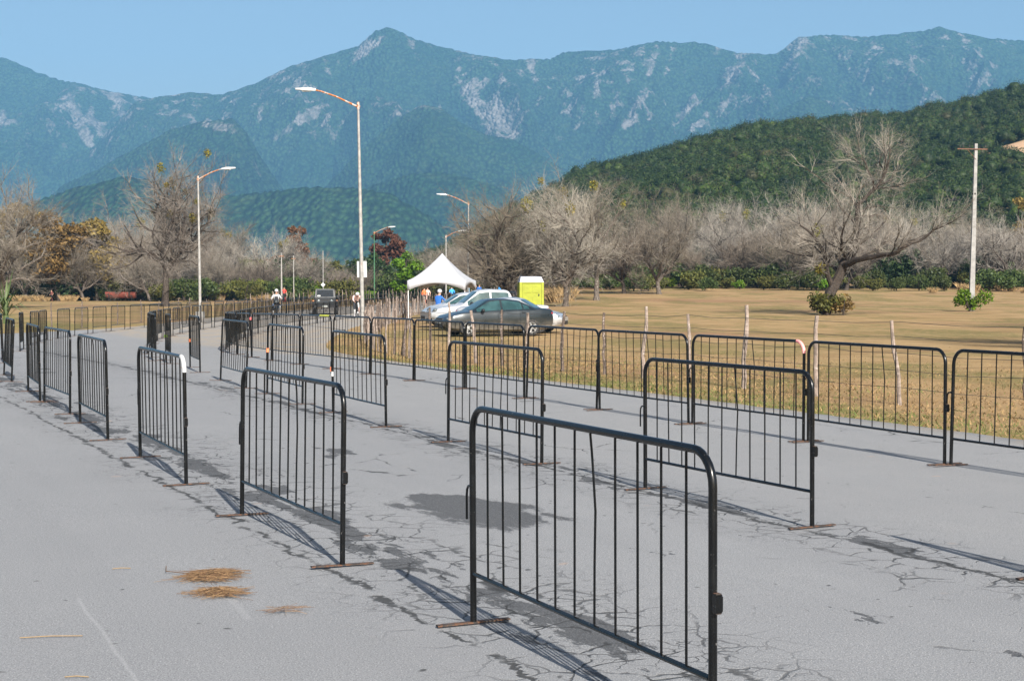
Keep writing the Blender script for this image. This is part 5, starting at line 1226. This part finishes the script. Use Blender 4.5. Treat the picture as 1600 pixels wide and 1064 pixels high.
def person(label,loc,rz,pose,top,legs,hat=None,shoe=None,h=1.0,hair=True):
    P=POSES[pose]; shoe=shoe or BLACK; root=thing('person',label,'person',loc,rz); root.scale=(h,h,h)
    v=[];r=[];e=[];seg=[]
    def add(p,rad,par=None):
        v.append(Vector(p)); r.append(rad); 
        if par is not None: e.append((par,len(v)-1))
        return len(v)-1
    pel=add(P['pel'],(.155,.115)); w_=add((Vector(P['pel'])*.55+Vector(P['chest'])*.45),(.14,.10),pel); ch=add(P['chest'],(.175,.115),w_); nk=add(P['neck'],(.058,.058),ch)
    hd0=Vector(P['head']); add(tuple(hd0+Vector((0,.0,-.03))),(.078,.09),nk); hb=len(v)-1; add(tuple(hd0+Vector((0,.01,.075))),(.07,.085),hb)
    for s in (-1,1):
        sh=add((s*.185,P['chest'][1]+.01,P['chest'][2]+.08),(.062,.062),ch); el=add((s*P['el'][0],*P['el'][1:]),(.046,.046),sh); wr=add((s*P['ha'][0],*P['ha'][1:]),(.033,.033),el)
        hv=(Vector(P['ha'])-Vector(P['el'])).normalized(); base=Vector((s*P['ha'][0],*P['ha'][1:])); hv=Vector((s*hv.x,hv.y,hv.z)); pm=add(tuple(base+hv*.06),(.034,.02),wr)
        sd=hv.cross(Vector((1,0,0))).normalized()
        for q,L in ((-.03,.075),(-.01,.09),(.01,.085),(.03,.07)): a=add(tuple(base+hv*.10+sd*q),(.0095,.0095),pm); add(tuple(base+hv*(.10+L*.7)+sd*q*1.1+Vector((-s*.012,0,0))),(.008,.008),a)
        a=add(tuple(base+hv*.06+sd*.045),(.010,.010),pm); add(tuple(base+hv*.09+sd*.062),(.009,.009),a)
        hp_=add((s*.10,P['pel'][1],P['pel'][2]-.05),(.092,.095),pel); kk=1 if s>0 else (-1 if pose=='walk' else 1)
        kn=Vector((s*P['kn'][0],P['kn'][1]*(1 if s>0 or pose!='walk' else -.6),P['kn'][2])); an=Vector((s*P['an'][0],P['an'][1]*(1 if s>0 or pose!='walk' else 3.0),P['an'][2])); 
        if pose=='cycle' and s<0: kn.z-=.14; an.z-=.2; kn.y+=.06
        toe=an+Vector((0,P['toe'][1]-P['an'][1],P['toe'][2]-P['an'][2])); k_=add(tuple(kn),(.062,.062),hp_); a_=add(tuple(an),(.043,.043),k_); add(tuple(toe),(.042,.034),a_)
    me=bpy.data.meshes.new('body'); me.from_pydata([tuple(x) for x in v],e,[]); o=link('body',me,root)
    sk=o.modifiers.new('s','SKIN'); ss=o.modifiers.new('d','SUBSURF'); ss.levels=1; ss.render_levels=1
    for i,x in enumerate(me.skin_vertices[0].data): x.radius=r[i]; x.use_root=(i==0)
    dg=bpy.context.evaluated_depsgraph_get(); dg.update(); ne=bpy.data.meshes.new_from_object(o.evaluated_get(dg)); o.modifiers.clear(); o.data=ne
    ne.materials.clear()
    for m_ in (M_SKIN,top,legs,shoe): ne.materials.append(m_)
    V=[Vector(x) for x in v]; E=[(a,b) for a,b in e]
    def kind(c):
        best=None;bd=9
        for a,b in E:
            ab=V[b]-V[a]; t=max(0,min(1,(c-V[a]).dot(ab)/max(1e-9,ab.length_squared))); d=(V[a]+ab*t-c).length-(r[a][0]*(1-t)+r[b][0]*t)
            if d<bd: bd=d;best=(a,b,t)
        a,b,t=best
        if b<=2 and c.z<P['pel'][2]+.03: return 2
        if b<=2 or (b==3 and t<.55): return 1
        if b in(3,4,5): return 0
        k=(b-6)%17
        if k in (0,1): return 1
        if k==2: return 1 if t<.9 else 0
        if k<14: return 0
        return 2 if k<16 else 3
    ne.polygons.foreach_set('material_index',[kind(p.center) for p in ne.polygons]); ne.polygons.foreach_set('use_smooth',[True]*len(ne.polygons)); ne.name='body'
    # face
    m=MB(); m.ball(tuple(hd0+Vector((0,-.10,.0))),(.014,.022,.022),6); m.build('nose',M_SKIN,root)
    for s in (-1,1):
        m=MB(); m.ball(tuple(hd0+Vector((s*.032,-.088,.03))),(.012,.008,.009),6); m.build('eye',BLACK,root)
        m=MB(); m.ball(tuple(hd0+Vector((s*.082,.01,.005))),(.014,.022,.032),6); m.build('ear',M_SKIN,root)
    m=MB(); m.ball(tuple(hd0+Vector((0,-.086,-.048))),(.026,.008,.007),6); m.build('mouth',REDC,root)
    if hat is not None:
        m=MB(); m.ball(tuple(hd0+Vector((0,.012,.055))),(.118,.135,.115),12); m.build('helmet',hat,root)
    elif hair:
        m=MB(); m.ball(tuple(hd0+Vector((0,.025,.06))),(.090,.10,.085),10); m.build('hair',M_HAIR,root)
    return root
def two_wheeler(name,label,cat,loc,rz,motor,body):
    t=thing(name,label,cat,loc,rz)
    rw=.30 if motor else .34; wb=.64 if motor else .52; th=.055 if motor else .018
    for y in (-wb,wb):
        m=MB(); m.tube([(0,y+rw*.9*math.cos(a),rw+rw*.9*math.sin(a)) for a in np.linspace(0,2*math.pi,25)],th*.85,8,0,False); o=m.build('wheel',M_TYRE,t)
        m=MB(); m.lathe([(.05,-.05),(.05,.05)],10,'x',(0,y,rw)); 
        for k in range(8): a=k*math.pi/4; m.tube([(0,y,rw),(0,y+rw*.85*math.cos(a),rw+rw*.85*math.sin(a))],.006,4)
        m.build('rim',M_RIM,o)
    m=MB()
    if motor:
        m.tube([(0,-wb,rw),(0,-wb+.14,.62),(0,-wb+.24,.96)],[.035,.04,.04],8); m.tube([(0,-.35,.80),(0,-.1,.70),(0,.30,.66),(0,.62,.74)],[.05,.06,.05,.04],8); m.tube([(0,wb,rw),(0,.15,.42),(0,-.18,.40),(0,-.35,.78)],.04,8); m.build('frame',M_TRIM,t)
        m=MB(); m.ball((0,-.16,.84),(.14,.24,.11),10); m.build('fuel_tank',body,t)
        m=MB(); m.ball((0,.34,.80),(.14,.42,.06),10); m.build('seat',M_TRIM,t)
        m=MB(); m.ball((0,-.05,.46),(.16,.2,.16),8); m.tube([(.15,0,.36),(.17,.5,.36),(.17,.85,.46)],.045,8); m.build('engine',M_CHROME,t)
        m=MB(); m.ball((0,-.52,.92),(.13,.10,.16),10); m.add([(-.13,-.52,1.0),(.13,-.52,1.0),(.10,-.42,1.22),(-.10,-.42,1.22)],[(0,1,2,3)]); m.build('fairing',body,t)
        m=MB(); m.lathe([(.085,-.64),(.07,-.60)],14,'y',(0,0,.90)); m.build('headlight',M_CLEAR,t)
        m=MB(); m.ball((0,.80,.74),(.09,.06,.06),8); m.build('tail_light',M_RED,t)
    else:
        A=(0,.52,.34);BB=(0,.06,.30);ST=(0,.20,.84);HT=(0,-.34,.86);FH=(0,-.52,.34)
        for a,b in ((A,BB),(BB,ST),(ST,A),(ST,HT),(BB,HT),(HT,FH)): m.tube([a,b],.018,6)
        m.tube([ST,(0,.23,.93)],.014,6); m.tube([HT,(0,-.36,.97)],.014,6); m.build('frame',body,t); m=MB(); m.ball((0,.24,.95),(.07,.13,.03),8); m.build('saddle',M_TRIM,t)
        m=MB(); m.tube([(-.11,.02,.30),(-.11,-.12,.26),(.11,.16,.34),(.11,.02,.30)],.012,5); m.build('crank',M_CHROME,t)
    z=1.02 if motor else .97; m=MB(); m.tube([(-.36,-.40,z),(-.2,-.46,z+.02),(0,-.44 if motor else -.38,z-.02),(.2,-.46,z+.02),(.36,-.40,z)],.014,6); hb=m.build('handlebar',M_TRIM,t)
    if motor:
        for s in (-1,1): m=MB(); m.ball((s*.34,-.40,z+.2),(.055,.015,.04),8); m.tube([(s*.26,-.43,z),(s*.33,-.40,z+.18)],.007,5); m.build('mirror',M_TRIM,hb)
    return t
def gpt(px,Y): p=at(px,470,Y); return (p.x,p.y,gz(p.x,p.y))
# front of every figure is local -y
g=gpt(686,78); two_wheeler('motorcycle','white motorcycle behind the white hatchback, under the rider in blue','motorcycle',g,R(148),True,WHITE)
person('rider in blue jacket and white helmet behind the parked white cars',(g[0],g[1],g[2]),R(148),'ride',BLUE,JEAN,WHITE)
g=gpt(432,96); g=(g[0],g[1],g[2]+.004); two_wheeler('motorcycle','dark motorcycle left of the black off-road car','motorcycle',g,R(8),True,BLACK)
person('motorcycle rider in a white jacket left of the black off-road car',g,R(8),'ride',WHITE,JEAN,WHITE)
g=gpt(557,88); g=(g[0],g[1],g[2]+.004); two_wheeler('bicycle','dark bicycle just left of the tall street lamp','bicycle',g,R(14),False,BLACK)
person('bent over cyclist in a pale pink and white top left of the tall lamp',g,R(14),'cycle',PALE,DARK,WHITE,WHITE)
person('person in orange standing at the far edge of the left field',gpt(298,205),R(20),'stand',ORANGE,REDC)
person('person in dark red crouched low by the straw grass on the left',gpt(81,186),R(-30),'walk',cl('dark red',(.16,.05,.04)),DARK,h=.8)
person('person in red standing beyond the far road by the thin poles',gpt(444,178),R(0),'stand',REDC,DARK)
for px,Y,tp,lg,po,lab,rz in [(781,140,SKY,WHITE,'walk','runner in bright blue top and white trousers above the pickup roof',80),(706,146,SKY,DARK,'walk','walker with bright blue top seen under the tent canopy',200),(749,150,BLUE,DARK,'stand','person in dark blue just right of the tent',20),(744,153,BLACK,DARK,'stand','person in black close to the tent right corner',-30),(732,150,cl('light blue',(.3,.5,.65)),DARK,'walk','person in light blue at the tent right leg',90),(668,150,PALE,PALE,'stand','person in pale pink seen under the tent left side',0),(663,148,ORANGE,DARK,'stand','person in orange top under the tent left side',40)]:
    person(lab,gpt(px,Y),R(rz),po,tp,lg)
